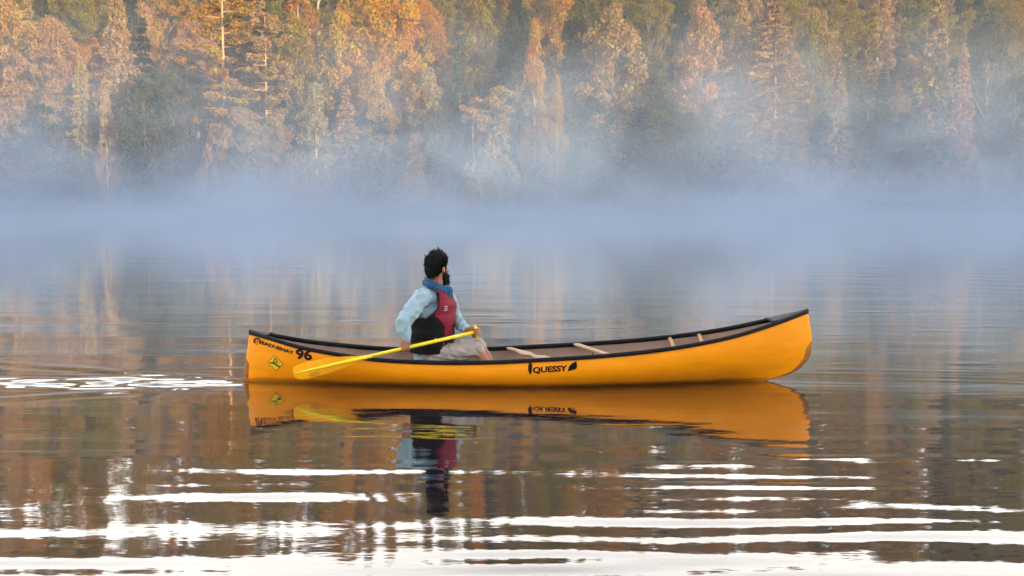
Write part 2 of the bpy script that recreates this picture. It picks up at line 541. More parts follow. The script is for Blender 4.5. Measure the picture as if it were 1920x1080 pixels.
TREES = [
  # kind, x, y, ground z, height, crown radius, leaf colour, label, group
  ('spruce', -9.27, 103.2, 0.28, 7.49, 1.8, (0.2373, 0.1724, 0.0937), 'small pale spruce right on the shore, its pointed tip left of the grey-green spruce', None),
  ('spruce', -7.09, 104.5, 0.43, 9.33, 2.26, (0.0595, 0.0661, 0.0388), 'grey-green spruce on the shore just right of the small pale spruce', None),
  ('pine', -1.11, 104, 0.37, 11.44, 1.93, (0.208, 0.1524, 0.0567), 'slender pine with a flat tufted crown and bare pinkish trunk above the round shrub', None),
  ('leaning', -2.96, 103.6, 0.33, 10.3, 1.17, (0.2408, 0.1372, 0.0524), 'thin pine with a bare trunk and few tufts beside the flat-crowned pine', None),
  ('shrub', -1.9, 103, 0.26, 6.56, 3.28, (0.2164, 0.1826, 0.0889), 'big round pale shrub at the foot of the two thin shore pines', 'shrubs along the misty shore'),
  ('birch', -18.62, 104, 0.37, 11.59, 2.14, (0.2136, 0.1897, 0.0945), 'cream-leaved slim birch glowing on the shore left of the paddler', None),
  ('spruce', -16.0, 106, 0.59, 11.97, 2.29, (0.2281, 0.1542, 0.0688), 'pinkish spruce standing just right of the cream-leaved birch', None),
  ('tallpine', -27.66, 106, 0.59, 24.35, 3.38, (0.2209, 0.1309, 0.0107), 'tallest pine with a long bright bare trunk, left part of the far shore', None),
  ('tallpine', -23.59, 105, 0.48, 18.56, 3.35, (0.2083, 0.1426, 0.0488), 'tall pine with a thin bright trunk, right of the tallest pine', None),
  ('birch', -38.33, 108, 0.81, 19.24, 2.89, (0.2231, 0.1498, 0.0595), 'pale tan pointed birch with a short lit trunk in front of a dark gap', None),
  ('broad', -35.28, 104.5, 0.43, 12.08, 3.12, (0.0603, 0.0682, 0.038), 'dark rounded bush-like tree rising from the mist at the left', None),
  ('bigbroad', -31.5, 107, 0.7, 14.62, 3.63, (0.0623, 0.0653, 0.036), 'rounded grey-green tree between the dark round tree and the tallest pine', None),
  ('birch', -38.47, 104, 0.37, 10.84, 1.39, (0.2687, 0.1902, 0.0919), 'little birch with a white stem beside the dark rounded tree', None),
  ('bigbroad', -44.98, 108, 0.81, 17.71, 4.17, (0.231, 0.1433, 0.0701), 'broad pinkish-tan tree near the left edge of the forest', None),
  ('spruce', -47.93, 105, 0.48, 13.58, 2.59, (0.2089, 0.1345, 0.0798), 'pale spruce cut by the left edge of the picture', None),
  ('spruce', -41.43, 106, 0.59, 14.85, 2.18, (0.2196, 0.1646, 0.0535), 'tan spruce between the broad pinkish tree and the pale pointed birch', None),
  ('bigbroad', -13.12, 114, 1.47, 23.09, 5.16, (0.2997, 0.1679, 0.0053), 'big golden broadleaf with a bright trunk streak above the small pale spruce', None),
  ('cone', -5.23, 111, 1.14, 19.53, 2.17, (0.0465, 0.0571, 0.0159), 'dark slim cone-shaped tree against golden foliage above the paddler', None),
  ('broad', -3.06, 116, 2.53, 21.89, 3.46, (0.1561, 0.1092, 0.0054), 'olive-gold broadleaf right of the dark cone-shaped tree', None),
  ('birch', 2.24, 108, 0.81, 17.51, 1.89, (0.2578, 0.1387, 0.0113), 'amber column-shaped birch standing alone before a dark green gap', None),
  ('birch', 4.25, 104.5, 0.43, 12.08, 1.18, (0.2252, 0.1248, 0.0133), 'little yellowish birch right of the amber birch', None),
  ('spruce', 5.58, 107, 0.7, 13.09, 1.54, (0.0637, 0.0599, 0.0357), 'small grey spruce right of the little yellowish birch', None),
  ('broad', 9.96, 109, 0.92, 18.89, 3.47, (0.2035, 0.1359, 0.0589), 'large pale tan broadleaf mid-forest to the right of the amber birch', None),
  ('broad', -8.43, 109, 0.92, 12.84, 2.58, (0.203, 0.1521, 0.0741), 'soft tan rounded tree above and behind the grey-green shore spruce', None),
  ('broad', -13.7, 109, 0.92, 12.58, 2.8, (0.2314, 0.1372, 0.0109), 'brownish rounded tree behind the pinkish spruce', None),
  ('bigspruce', 25.43, 107, 0.7, 21.2, 5.5, (0.2328, 0.138, 0.054), 'huge veiled spruce with wide layered branches, right of centre', None),
  ('spruce', 31.09, 105, 0.48, 15.68, 2.16, (0.2048, 0.1417, 0.0835), 'middle-sized pale spruce at the right foot of the huge veiled spruce', None),
  ('spruce', 35.85, 110, 1.03, 19.88, 2.49, (0.1502, 0.1067, 0.0066), 'thin spruce with a bare lower trunk between the pale spruce and the two right-hand spruces', None),
  ('spruce', 41.56, 108, 0.81, 21.79, 3.44, (0.2094, 0.1481, 0.0597), 'tall pale spruce with a visible light trunk near the right edge', None),
  ('spruce', 43.12, 105.5, 0.54, 16.19, 2.17, (0.2482, 0.1537, 0.095), 'bright pointed spruce leaning against the tall pale spruce on the right', None),
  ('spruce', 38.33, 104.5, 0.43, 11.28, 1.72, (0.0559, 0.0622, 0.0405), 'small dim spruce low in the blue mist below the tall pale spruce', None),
  ('spruce', 14.26, 103, 0.26, 6.56, 0.95, (0.0575, 0.0628, 0.0341), 'tiny light spruce alone on the misty shore right of the paddler', None),
  ('spruce', 5.66, 103, 0.26, 5.81, 0.95, (0.0541, 0.0673, 0.0357), 'tiny faint spruce on the misty shore behind the canoe thwarts', None),
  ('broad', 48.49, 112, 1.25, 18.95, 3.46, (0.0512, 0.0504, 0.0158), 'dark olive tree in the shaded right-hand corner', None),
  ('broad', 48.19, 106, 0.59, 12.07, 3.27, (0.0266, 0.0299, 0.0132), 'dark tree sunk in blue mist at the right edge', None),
  ('broad', 18.53, 110, 1.03, 18.32, 3.39, (0.2448, 0.1404, 0.0504), 'hazy tan broadleaf left of the huge veiled spruce', None),
  ('broad', 14.35, 106, 0.59, 12.07, 2.83, (0.0659, 0.071, 0.0357), 'bluish rounded tree low between the tan broadleaf trees', None),
  ('shrub', 18.54, 103, 0.26, 5.16, 2.91, (0.0555, 0.0698, 0.042), 'wide hazy shrub on the shore below the huge veiled spruce', 'shrubs along the misty shore'),
  ('shrub', 8.52, 103, 0.26, 4.67, 3.18, (0.0556, 0.0731, 0.0415), 'low blue-grey shrub on the shore right of the tiny faint spruce', 'shrubs along the misty shore'),
  ('shrub', 24.61, 103.2, 0.28, 4.65, 2.65, (0.0615, 0.0648, 0.0344), 'low shrub on the shore left of the small dim spruce', 'shrubs along the misty shore'),
  ('shrub', 2.0, 102.6, 0.22, 3.46, 2.11, (0.0534, 0.0733, 0.0356), 'dim shrub at the water edge right of the round pale shrub', 'shrubs along the misty shore'),
  ('shrub', -13.53, 103, 0.26, 5.16, 2.38, (0.0629, 0.0622, 0.041), 'misty shrub on the shore below the pinkish spruce', 'shrubs along the misty shore'),
  ('shrub', -25.55, 103, 0.26, 5.41, 2.65, (0.0614, 0.0627, 0.035), 'misty shrub at the foot of the tallest pine', 'shrubs along the misty shore'),
  ('shrub', -33.04, 103, 0.26, 6.16, 2.91, (0.0632, 0.0592, 0.0355), 'misty shrub under the dark rounded tree', 'shrubs along the misty shore'),
  ('shrub', -42.08, 103, 0.26, 5.16, 3.18, (0.0609, 0.0716, 0.039), 'misty shrub on the shore near the left edge', 'shrubs along the misty shore'),
  ('shrub', 32.09, 103, 0.26, 4.17, 2.91, (0.0568, 0.0726, 0.0353), 'faint shrub in the blue mist below the middle-sized pale spruce', 'shrubs along the misty shore'),
  ('shrub', 41.6, 103, 0.26, 4.67, 3.18, (0.053, 0.0623, 0.0375), 'faint shrub in the blue mist near the right edge', 'shrubs along the misty shore'),
  ('shrub', -20.01, 102.8, 0.24, 4.68, 1.9, (0.1968, 0.1383, 0.0726), 'low pinkish shrub left of the cream-leaved birch', 'shrubs along the misty shore'),
  ('broad', -21.57, 112, 1.25, 17.63, 3.17, (0.1424, 0.1021, 0.0058), 'olive broadleaf behind the tall thin-trunked pine', None),
  ('broad', -17.4, 113, 1.36, 18.48, 3.02, (0.2953, 0.1729, 0.0062), 'golden broadleaf left of the big golden broadleaf', None),
  ('broad', 23.0, 111, 1.14, 16.8, 3.14, (0.2301, 0.153, 0.0685), 'hazy pinkish tree pressed against the left side of the huge veiled spruce', None),
  ('broad', 31.01, 113, 1.36, 17.94, 2.79, (0.1244, 0.099, 0.0066), 'olive tree behind the right branches of the huge veiled spruce', None),
  ('spruce', 32.34, 115, 2.0, 19.52, 2.01, (0.2359, 0.1689, 0.0487), 'pointed tan spruce top above the middle-sized pale spruce', None),
  ('broad', -14.02, 108, 0.81, 9.68, 2.44, (0.0248, 0.0299, 0.0137), 'shade-dark rounded tree filling the gap right of the pinkish spruce', None),  # this run of dark trees: shade of the gaps put into leaf colour
  ('broad', -4.77, 107, 0.7, 9.71, 1.65, (0.023, 0.0336, 0.0117), 'shade-dark tree in the gap behind the thin leaning shore pine', None),
  ('broad', 7.85, 108, 0.81, 9.99, 2.67, (0.0243, 0.0317, 0.0142), 'shade-dark rounded tree below the large pale tan broadleaf', None),
  ('broad', 11.93, 107, 0.7, 9.25, 2.53, (0.0254, 0.0315, 0.0139), 'shade-dark tree left of the tiny light spruce', None),
  ('broad', 17.12, 107, 0.7, 8.74, 2.64, (0.055, 0.0502, 0.0167), 'shade-dim green tree between the tiny light spruce and the hazy shrub', None),
  ('spruce', 36.26, 108, 0.81, 13.61, 2.22, (0.0263, 0.0327, 0.0127), 'shade-dark spruce in the shaded gap left of the tall pale spruce', None),
  ('broad', 38.04, 106, 0.59, 8.77, 2.73, (0.0257, 0.0326, 0.0132), 'shade-dark tree in the blue mist behind the small dim spruce', None),
  ('broad', 30.99, 106.5, 0.65, 8.75, 2.74, (0.0247, 0.0292, 0.0133), 'shade-dark tree in the mist behind the middle-sized pale spruce', None),
  ('broad', -22.39, 107.5, 0.76, 10.01, 1.88, (0.0246, 0.027, 0.0134), 'shade-dark tree between the tall thin-trunked pine and the cream-leaved birch', None),
  ('broad', -27.75, 108, 0.81, 9.22, 2.78, (0.0268, 0.0327, 0.0137), 'shade-dark rounded tree behind the foot of the tallest pine', None),
  ('broad', -44.99, 105.5, 0.54, 9.55, 3.25, (0.0234, 0.0317, 0.0133), 'shade-dark tree low in the mist below the broad pinkish tree', None),
  ('broad', -48.19, 104.5, 0.43, 7.57, 2.69, (0.0237, 0.0324, 0.0117), 'shade-dark tree low in the mist at the left edge', None),
  ('spruce', -39.45, 118, 3.59, 17.61, 2.67, (0.0254, 0.0266, 0.0133), 'shade-dark spruce in the gap right of the pale pointed birch', None),
  ('broad', 0.65, 113, 1.36, 20.61, 2.32, (0.0239, 0.0281, 0.0136), 'shade-dark green tree in the gap left of the amber birch', None),
  ('broad', -25.51, 104.2, 0.39, 9.34, 2.36, (0.2199, 0.1541, 0.0826), 'soft pinkish tree hiding the lower trunk right of the tallest pine', None),
  ('broad', -22.19, 104, 0.37, 8.85, 1.93, (0.2071, 0.1324, 0.0714), 'small pinkish tree at the foot of the tall thin-trunked pine', None),
  ('shrub', -28.13, 103.4, 0.3, 6.53, 2.13, (0.2294, 0.1393, 0.0691), 'pinkish shrub in front of the tallest pine trunk', 'shrubs along the misty shore'),
  ('broad', -51.08, 113, 1.36, 19.54, 3.49, (0.2469, 0.1578, 0.0542), 'tan broadleaf in the upper left corner', None),
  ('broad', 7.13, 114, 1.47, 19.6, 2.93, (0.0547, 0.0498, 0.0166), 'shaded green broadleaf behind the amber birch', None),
  ('broad', -64.61, 117.5, 3.33, 10.92, 2.69, (0.2103, 0.1369, 0.0749), 'pinkish broadleaf tree just behind the left edge trees', 'trees packed on the far hillside'),
  ('spruce', -56.43, 120.4, 4.88, 13.11, 1.97, (0.2235, 0.1675, 0.0594), 'tall tan spruce just behind the left edge trees', 'trees packed on the far hillside'),
  ('broad', -49.84, 118.1, 3.66, 11.26, 2.36, (0.2219, 0.1416, 0.0107), 'amber broadleaf tree just behind the broad pinkish tree', 'trees packed on the far hillside'),
  ('broad', -42.11, 118.5, 3.85, 9.1, 1.94, (0.2473, 0.1152, 0.0129), 'shorter amber broadleaf tree just behind the pale pointed birch', 'trees packed on the far hillside'),
  ('broad', -36.03, 115.5, 2.26, 11.23, 2.8, (0.2334, 0.1632, 0.0611), 'tan broadleaf tree just behind the rounded grey-green tree', 'trees packed on the far hillside'),
  ('spruce', -28.38, 115.9, 2.47, 9.89, 1.44, (0.1391, 0.1178, 0.0055), 'shorter olive-green spruce just behind the tall thin-trunked pine', 'trees packed on the far hillside'),
  ('broad', -22.18, 116.9, 3.02, 11.5, 3.17, (0.1285, 0.1214, 0.0063), 'olive-green broadleaf tree just behind the cream-leaved birch', 'trees packed on the far hillside'),
  ('birch', -16.15, 117.4, 3.26, 9.65, 1.62, (0.1442, 0.123, 0.0058), 'shorter olive-green slim birch just behind the big golden broadleaf', 'trees packed on the far hillside'),
  ('birch', -8.91, 120.7, 5.0, 10.63, 2.07, (0.2259, 0.1414, 0.0129), 'amber slim birch just behind the dark cone-shaped tree', 'trees packed on the far hillside'),
  ('birch', -0.42, 115.4, 2.19, 13.9, 2.7, (0.1412, 0.1198, 0.0057), 'tall olive-green slim birch just behind the flat-crowned pine', 'trees packed on the far hillside'),
  ('broad', 8.01, 120.5, 4.91, 9.41, 2.22, (0.253, 0.1384, 0.012), 'shorter amber broadleaf tree just behind the large pale tan broadleaf', 'trees packed on the far hillside'),
  ('birch', 13.36, 120.2, 4.74, 13.0, 1.99, (0.2593, 0.1657, 0.0055), 'golden slim birch just behind the large pale tan broadleaf', 'trees packed on the far hillside'),
  ('birch', 19.13, 118.1, 3.65, 13.73, 2.33, (0.2769, 0.1171, 0.0112), 'tall amber slim birch just behind the hazy tan broadleaf', 'trees packed on the far hillside'),
  ('broad', 26.23, 116.5, 2.81, 11.61, 3.07, (0.2536, 0.1241, 0.0117), 'amber broadleaf tree just behind the huge veiled spruce', 'trees packed on the far hillside'),
  ('spruce', 34.43, 120.8, 5.08, 13.25, 2.57, (0.2213, 0.1526, 0.0696), 'tall pinkish spruce just behind the middle-sized pale spruce', 'trees packed on the far hillside'),
  ('birch', 41.56, 118.0, 3.6, 9.14, 1.77, (0.251, 0.1269, 0.0129), 'shorter amber slim birch just behind the thin olive spruce', 'trees packed on the far hillside'),
  ('broad', 48.78, 117.9, 3.56, 13.65, 3.24, (0.0264, 0.0322, 0.0127), 'tall dark green broadleaf tree just behind the tall pale spruce', 'trees packed on the far hillside'),
  ('birch', 54.89, 118.0, 3.56, 13.5, 2.6, (0.1541, 0.1127, 0.0054), 'tall olive-green slim birch just behind the dark olive corner tree', 'trees packed on the far hillside'),
  ('broad', 61.61, 114.7, 1.84, 12.51, 3.43, (0.1244, 0.1027, 0.0053), 'olive-green broadleaf tree just behind the right edge trees', 'trees packed on the far hillside'),
  ('broad', -66.45, 125.2, 7.41, 13.0, 3.2, (0.1518, 0.1153, 0.0063), 'olive-green broadleaf tree close behind the left edge trees', 'trees packed on the far hillside'),
  ('birch', -60.28, 129.7, 9.77, 13.8, 2.57, (0.2313, 0.1534, 0.0598), 'tan slim birch close behind the left edge trees', 'trees packed on the far hillside'),
  ('bigbroad', -54.59, 125.0, 7.32, 13.67, 3.63, (0.2059, 0.1587, 0.0806), 'pinkish broadleaf tree close behind the broad pinkish tree', 'trees packed on the far hillside'),
  ('broad', -47.86, 125.7, 7.68, 11.31, 3.12, (0.2733, 0.1186, 0.0112), 'shorter amber broadleaf tree close behind the pale pointed birch', 'trees packed on the far hillside'),
  ('birch', -41.63, 125.3, 7.47, 14.99, 2.49, (0.2407, 0.1384, 0.0537), 'tall tan slim birch close behind the pale pointed birch', 'trees packed on the far hillside'),
  ('bigbroad', -35.51, 123.6, 6.57, 14.09, 3.8, (0.2447, 0.1362, 0.0751), 'pinkish broadleaf tree close behind the rounded grey-green tree', 'trees packed on the far hillside'),
  ('broad', -29.19, 127.0, 8.37, 12.89, 2.65, (0.2338, 0.1541, 0.0823), 'pinkish broadleaf tree close behind the tall thin-trunked pine', 'trees packed on the far hillside'),
  ('broad', -23.64, 124.8, 7.21, 11.03, 2.38, (0.2559, 0.1614, 0.0061), 'shorter golden broadleaf tree close behind the cream-leaved birch', 'trees packed on the far hillside'),
  ('broad', -19.06, 128.3, 9.03, 11.96, 2.84, (0.271, 0.1524, 0.0061), 'golden broadleaf tree close behind the big golden broadleaf', 'trees packed on the far hillside'),
  ('broad', -14.82, 128.4, 9.11, 12.45, 2.86, (0.1356, 0.1233, 0.0062), 'olive-green broadleaf tree close behind the big golden broadleaf', 'trees packed on the far hillside'),
  ('bigbroad', -10.36, 129.0, 9.44, 14.81, 3.77, (0.2716, 0.134, 0.0117), 'tall amber broadleaf tree close behind the dark cone-shaped tree', 'trees packed on the far hillside'),
  ('spruce', -4.48, 127.0, 8.38, 11.68, 1.76, (0.2646, 0.1194, 0.0132), 'amber spruce close behind the dark cone-shaped tree', 'trees packed on the far hillside'),
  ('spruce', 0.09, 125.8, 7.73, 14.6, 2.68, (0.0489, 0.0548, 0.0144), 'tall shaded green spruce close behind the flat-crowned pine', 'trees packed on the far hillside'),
  ('spruce', 5.25, 126.8, 8.24, 15.94, 3.04, (0.2408, 0.1466, 0.0067), 'tall golden spruce close behind the amber birch', 'trees packed on the far hillside'),
  ('broad', 10.29, 125.0, 7.31, 11.09, 2.32, (0.271, 0.1549, 0.0056), 'shorter golden broadleaf tree close behind the large pale tan broadleaf', 'trees packed on the far hillside'),
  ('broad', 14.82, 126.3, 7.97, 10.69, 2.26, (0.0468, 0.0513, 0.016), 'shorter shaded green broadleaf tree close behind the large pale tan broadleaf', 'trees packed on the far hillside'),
  ('broad', 21.15, 128.0, 8.91, 11.55, 2.59, (0.2164, 0.1535, 0.0539), 'tan broadleaf tree close behind the hazy tan broadleaf', 'trees packed on the far hillside'),
  ('birch', 26.81, 129.4, 9.65, 14.86, 2.2, (0.2303, 0.1615, 0.049), 'tall tan slim birch close behind the huge veiled spruce', 'trees packed on the far hillside'),
  ('bigbroad', 33.62, 124.6, 7.1, 15.13, 3.68, (0.2302, 0.1494, 0.0549), 'tall tan broadleaf tree close behind the huge veiled spruce', 'trees packed on the far hillside'),
  ('spruce', 38.61, 126.3, 7.98, 13.18, 2.23, (0.1323, 0.1235, 0.0062), 'olive-green spruce close behind the middle-sized pale spruce', 'trees packed on the far hillside'),
  ('broad', 44.91, 123.7, 6.6, 10.26, 2.21, (0.2334, 0.146, 0.0822), 'shorter pinkish broadleaf tree close behind the tall pale spruce', 'trees packed on the far hillside'),
  ('broad', 51.2, 123.9, 6.69, 14.79, 3.25, (0.1474, 0.1053, 0.0064), 'tall olive-green broadleaf tree close behind the tall pale spruce', 'trees packed on the far hillside'),
  ('bigbroad', 55.53, 124.2, 6.87, 15.87, 4.17, (0.1435, 0.1017, 0.0062), 'tall olive-green broadleaf tree close behind the dark olive corner tree', 'trees packed on the far hillside'),
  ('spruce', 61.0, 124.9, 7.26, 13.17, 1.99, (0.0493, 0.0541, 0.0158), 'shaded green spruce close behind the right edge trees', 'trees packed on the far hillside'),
  ('spruce', 65.94, 127.6, 8.67, 14.67, 2.52, (0.1567, 0.1242, 0.0063), 'tall olive-green spruce close behind the right edge trees', 'trees packed on the far hillside'),
  ('bigbroad', -74.91, 139.7, 15.12, 16.08, 3.6, (0.2309, 0.1602, 0.0576), 'tall tan broadleaf tree some way behind the left edge trees', 'trees packed on the far hillside'),
  ('bigbroad', -70.51, 135.5, 12.84, 16.71, 4.01, (0.2281, 0.1391, 0.0783), 'tall pinkish broadleaf tree some way behind the left edge trees', 'trees packed on the far hillside'),
  ('birch', -64.98, 133.6, 11.84, 11.16, 1.63, (0.2334, 0.1231, 0.0127), 'shorter amber slim birch some way behind the left edge trees', 'trees packed on the far hillside'),
  ('spruce', -58.71, 134.6, 12.4, 13.9, 2.26, (0.2115, 0.1498, 0.0684), 'pinkish spruce some way behind the broad pinkish tree', 'trees packed on the far hillside'),
  ('bigbroad', -52.55, 139.1, 14.78, 16.03, 4.16, (0.1381, 0.1186, 0.0058), 'tall olive-green broadleaf tree some way behind the pale pointed birch', 'trees packed on the far hillside'),
  ('spruce', -48.25, 134.6, 12.37, 12.75, 2.34, (0.2426, 0.1405, 0.057), 'tan spruce some way behind the pale pointed birch', 'trees packed on the far hillside'),
  ('broad', -42.84, 136.7, 13.52, 14.26, 3.35, (0.2541, 0.1398, 0.0119), 'amber broadleaf tree some way behind the rounded grey-green tree', 'trees packed on the far hillside'),
  ('bigbroad', -36.8, 133.6, 11.84, 16.46, 4.07, (0.2617, 0.1298, 0.0128), 'tall amber broadleaf tree some way behind the tallest pine', 'trees packed on the far hillside'),
  ('spruce', -32.05, 139.7, 15.08, 14.94, 2.41, (0.2415, 0.1436, 0.0739), 'pinkish spruce some way behind the tall thin-trunked pine', 'trees packed on the far hillside'),
  ('birch', -26.6, 139.8, 15.15, 14.18, 2.77, (0.2475, 0.1213, 0.0133), 'amber slim birch some way behind the cream-leaved birch', 'trees packed on the far hillside'),
  ('spruce', -20.81, 137.1, 13.72, 15.97, 2.33, (0.2815, 0.1582, 0.0064), 'tall golden spruce some way behind the cream-leaved birch', 'trees packed on the far hillside'),
  ('broad', -14.99, 136.1, 13.17, 11.93, 2.94, (0.2491, 0.1397, 0.0059), 'shorter golden broadleaf tree some way behind the big golden broadleaf', 'trees packed on the far hillside'),
  ('broad', -8.86, 139.2, 14.82, 11.35, 2.44, (0.1331, 0.0992, 0.0065), 'shorter olive-green broadleaf tree some way behind the dark cone-shaped tree', 'trees packed on the far hillside'),
  ('broad', -3.86, 137.6, 13.96, 11.5, 2.41, (0.2642, 0.1425, 0.0108), 'shorter amber broadleaf tree some way behind the flat-crowned pine', 'trees packed on the far hillside'),
  ('birch', 1.68, 134.5, 12.34, 12.47, 1.94, (0.1489, 0.1126, 0.0064), 'olive-green slim birch some way behind the amber birch', 'trees packed on the far hillside'),
  ('broad', 6.61, 135.9, 13.06, 13.96, 3.39, (0.2633, 0.1365, 0.0132), 'amber broadleaf tree some way behind the amber birch', 'trees packed on the far hillside'),
  ('spruce', 11.58, 139.3, 14.87, 16.12, 2.99, (0.1512, 0.1224, 0.0067), 'tall olive-green spruce some way behind the large pale tan broadleaf', 'trees packed on the far hillside'),
  ('bigbroad', 17.14, 137.2, 13.75, 15.81, 3.71, (0.1373, 0.1025, 0.0063), 'tall olive-green broadleaf tree some way behind the large pale tan broadleaf', 'trees packed on the far hillside'),
  ('spruce', 23.62, 136.1, 13.2, 12.23, 2.03, (0.209, 0.1669, 0.0671), 'shorter pinkish spruce some way behind the hazy tan broadleaf', 'trees packed on the far hillside'),
  ('bigbroad', 28.32, 134.3, 12.23, 16.47, 4.25, (0.1945, 0.1493, 0.0804), 'tall pinkish broadleaf tree some way behind the huge veiled spruce', 'trees packed on the far hillside'),
  ('bigbroad', 33.03, 134.9, 12.54, 14.53, 3.59, (0.1391, 0.1122, 0.0059), 'olive-green broadleaf tree some way behind the huge veiled spruce', 'trees packed on the far hillside'),
  ('bigbroad', 39.26, 136.3, 13.3, 16.65, 4.06, (0.1519, 0.1116, 0.0059), 'tall olive-green broadleaf tree some way behind the middle-sized pale spruce', 'trees packed on the far hillside'),
  ('birch', 45.64, 138.1, 14.25, 16.18, 2.67, (0.2097, 0.1387, 0.0589), 'tall tan slim birch some way behind the thin olive spruce', 'trees packed on the far hillside'),
  ('broad', 52.08, 139.1, 14.75, 14.95, 3.3, (0.1236, 0.1113, 0.0058), 'olive-green broadleaf tree some way behind the tall pale spruce', 'trees packed on the far hillside'),
  ('birch', 58.05, 138.5, 14.45, 11.94, 1.92, (0.0226, 0.0327, 0.0131), 'shorter dark green slim birch some way behind the dark olive corner tree', 'trees packed on the far hillside'),
  ('broad', 63.61, 140.5, 15.49, 14.21, 3.05, (0.1491, 0.0986, 0.0065), 'olive-green broadleaf tree some way behind the dark olive corner tree', 'trees packed on the far hillside'),
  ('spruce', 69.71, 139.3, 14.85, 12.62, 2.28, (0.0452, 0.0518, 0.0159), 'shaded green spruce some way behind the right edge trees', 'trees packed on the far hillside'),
  ('bigbroad', -78.71, 152.5, 21.88, 15.74, 3.68, (0.275, 0.1172, 0.0129), 'tall amber broadleaf tree up the slope behind the left edge trees', 'trees packed on the far hillside'),
  ('birch', -73.93, 150.3, 20.71, 11.95, 2.23, (0.2148, 0.1451, 0.0494), 'shorter tan slim birch up the slope behind the left edge trees', 'trees packed on the far hillside'),
  ('spruce', -68.88, 149.8, 20.43, 11.45, 1.74, (0.2341, 0.1584, 0.0583), 'shorter tan spruce up the slope behind the broad pinkish tree', 'trees packed on the far hillside'),
  ('bigbroad', -62.48, 147.4, 19.15, 16.18, 4.13, (0.1392, 0.1064, 0.0054), 'tall olive-green broadleaf tree up the slope behind the broad pinkish tree', 'trees packed on the far hillside'),
  ('broad', -56.12, 152.5, 21.87, 11.91, 2.97, (0.2431, 0.159, 0.0832), 'shorter pinkish broadleaf tree up the slope behind the pale pointed birch', 'trees packed on the far hillside'),
  ('spruce', -49.8, 150.4, 20.76, 12.13, 1.99, (0.2039, 0.1451, 0.052), 'shorter tan spruce up the slope behind the pale pointed birch', 'trees packed on the far hillside'),
  ('birch', -44.29, 151.0, 21.07, 11.55, 1.75, (0.1264, 0.1168, 0.0063), 'shorter olive-green slim birch up the slope behind the rounded grey-green tree', 'trees packed on the far hillside'),
  ('broad', -39.58, 149.3, 20.19, 15.22, 3.22, (0.1243, 0.1251, 0.0059), 'olive-green broadleaf tree up the slope behind the tallest pine', 'trees packed on the far hillside'),
  ('broad', -33.23, 148.9, 19.96, 11.83, 2.59, (0.1282, 0.1171, 0.006), 'shorter olive-green broadleaf tree up the slope behind the tall thin-trunked pine', 'trees packed on the far hillside'),
  ('birch', -26.45, 150.9, 21.01, 14.68, 2.36, (0.1497, 0.1051, 0.0067), 'olive-green slim birch up the slope behind the cream-leaved birch', 'trees packed on the far hillside'),
  ('spruce', -20.76, 148.3, 19.66, 12.84, 2.14, (0.1419, 0.1041, 0.0058), 'olive-green spruce up the slope behind the big golden broadleaf', 'trees packed on the far hillside'),
  ('broad', -15.74, 147.2, 19.08, 12.52, 3.04, (0.1332, 0.1048, 0.0062), 'olive-green broadleaf tree up the slope behind the big golden broadleaf', 'trees packed on the far hillside'),
  ('bigbroad', -10.1, 150.5, 20.83, 16.99, 4.33, (0.1546, 0.1138, 0.0053), 'tall olive-green broadleaf tree up the slope behind the dark cone-shaped tree', 'trees packed on the far hillside'),
  ('broad', -4.06, 151.9, 21.58, 13.87, 3.25, (0.1344, 0.101, 0.0065), 'olive-green broadleaf tree up the slope behind the flat-crowned pine', 'trees packed on the far hillside'),
  ('broad', 0.89, 152.7, 21.97, 12.43, 3.05, (0.273, 0.1388, 0.0066), 'golden broadleaf tree up the slope behind the amber birch', 'trees packed on the far hillside'),
  ('broad', 5.56, 151.7, 21.46, 11.87, 3.22, (0.2202, 0.1358, 0.0116), 'shorter amber broadleaf tree up the slope behind the amber birch', 'trees packed on the far hillside'),
  ('bigbroad', 11.88, 149.0, 20.04, 14.59, 3.83, (0.1385, 0.1094, 0.0064), 'olive-green broadleaf tree up the slope behind the large pale tan broadleaf', 'trees packed on the far hillside'),
  ('spruce', 18.69, 153.5, 22.4, 15.54, 2.92, (0.1537, 0.1151, 0.0062), 'olive-green spruce up the slope behind the large pale tan broadleaf', 'trees packed on the far hillside'),
  ('birch', 25.03, 147.6, 19.28, 11.2, 1.92, (0.2044, 0.1486, 0.0528), 'shorter tan slim birch up the slope behind the hazy tan broadleaf', 'trees packed on the far hillside'),
  ('broad', 29.59, 148.2, 19.6, 14.85, 3.07, (0.1457, 0.1025, 0.0067), 'olive-green broadleaf tree up the slope behind the hazy tan broadleaf', 'trees packed on the far hillside'),
  ('bigbroad', 35.47, 149.8, 20.44, 16.48, 4.03, (0.22, 0.144, 0.0601), 'tall tan broadleaf tree up the slope behind the huge veiled spruce', 'trees packed on the far hillside'),
  ('birch', 40.97, 152.8, 22.05, 11.7, 1.76, (0.2487, 0.1458, 0.0553), 'shorter tan slim birch up the slope behind the huge veiled spruce', 'trees packed on the far hillside'),
  ('spruce', 46.35, 146.7, 18.78, 15.35, 2.92, (0.2375, 0.1556, 0.0583), 'tan spruce up the slope behind the middle-sized pale spruce', 'trees packed on the far hillside'),
  ('broad', 51.4, 150.7, 20.9, 11.75, 2.77, (0.2251, 0.1482, 0.0491), 'shorter tan broadleaf tree up the slope behind the thin olive spruce', 'trees packed on the far hillside'),
  ('broad', 57.55, 150.2, 20.65, 12.84, 2.98, (0.2061, 0.1345, 0.0824), 'pinkish broadleaf tree up the slope behind the tall pale spruce', 'trees packed on the far hillside'),
  ('broad', 64.45, 151.2, 21.16, 15.83, 3.48, (0.1483, 0.1138, 0.0066), 'tall olive-green broadleaf tree up the slope behind the dark olive corner tree', 'trees packed on the far hillside'),
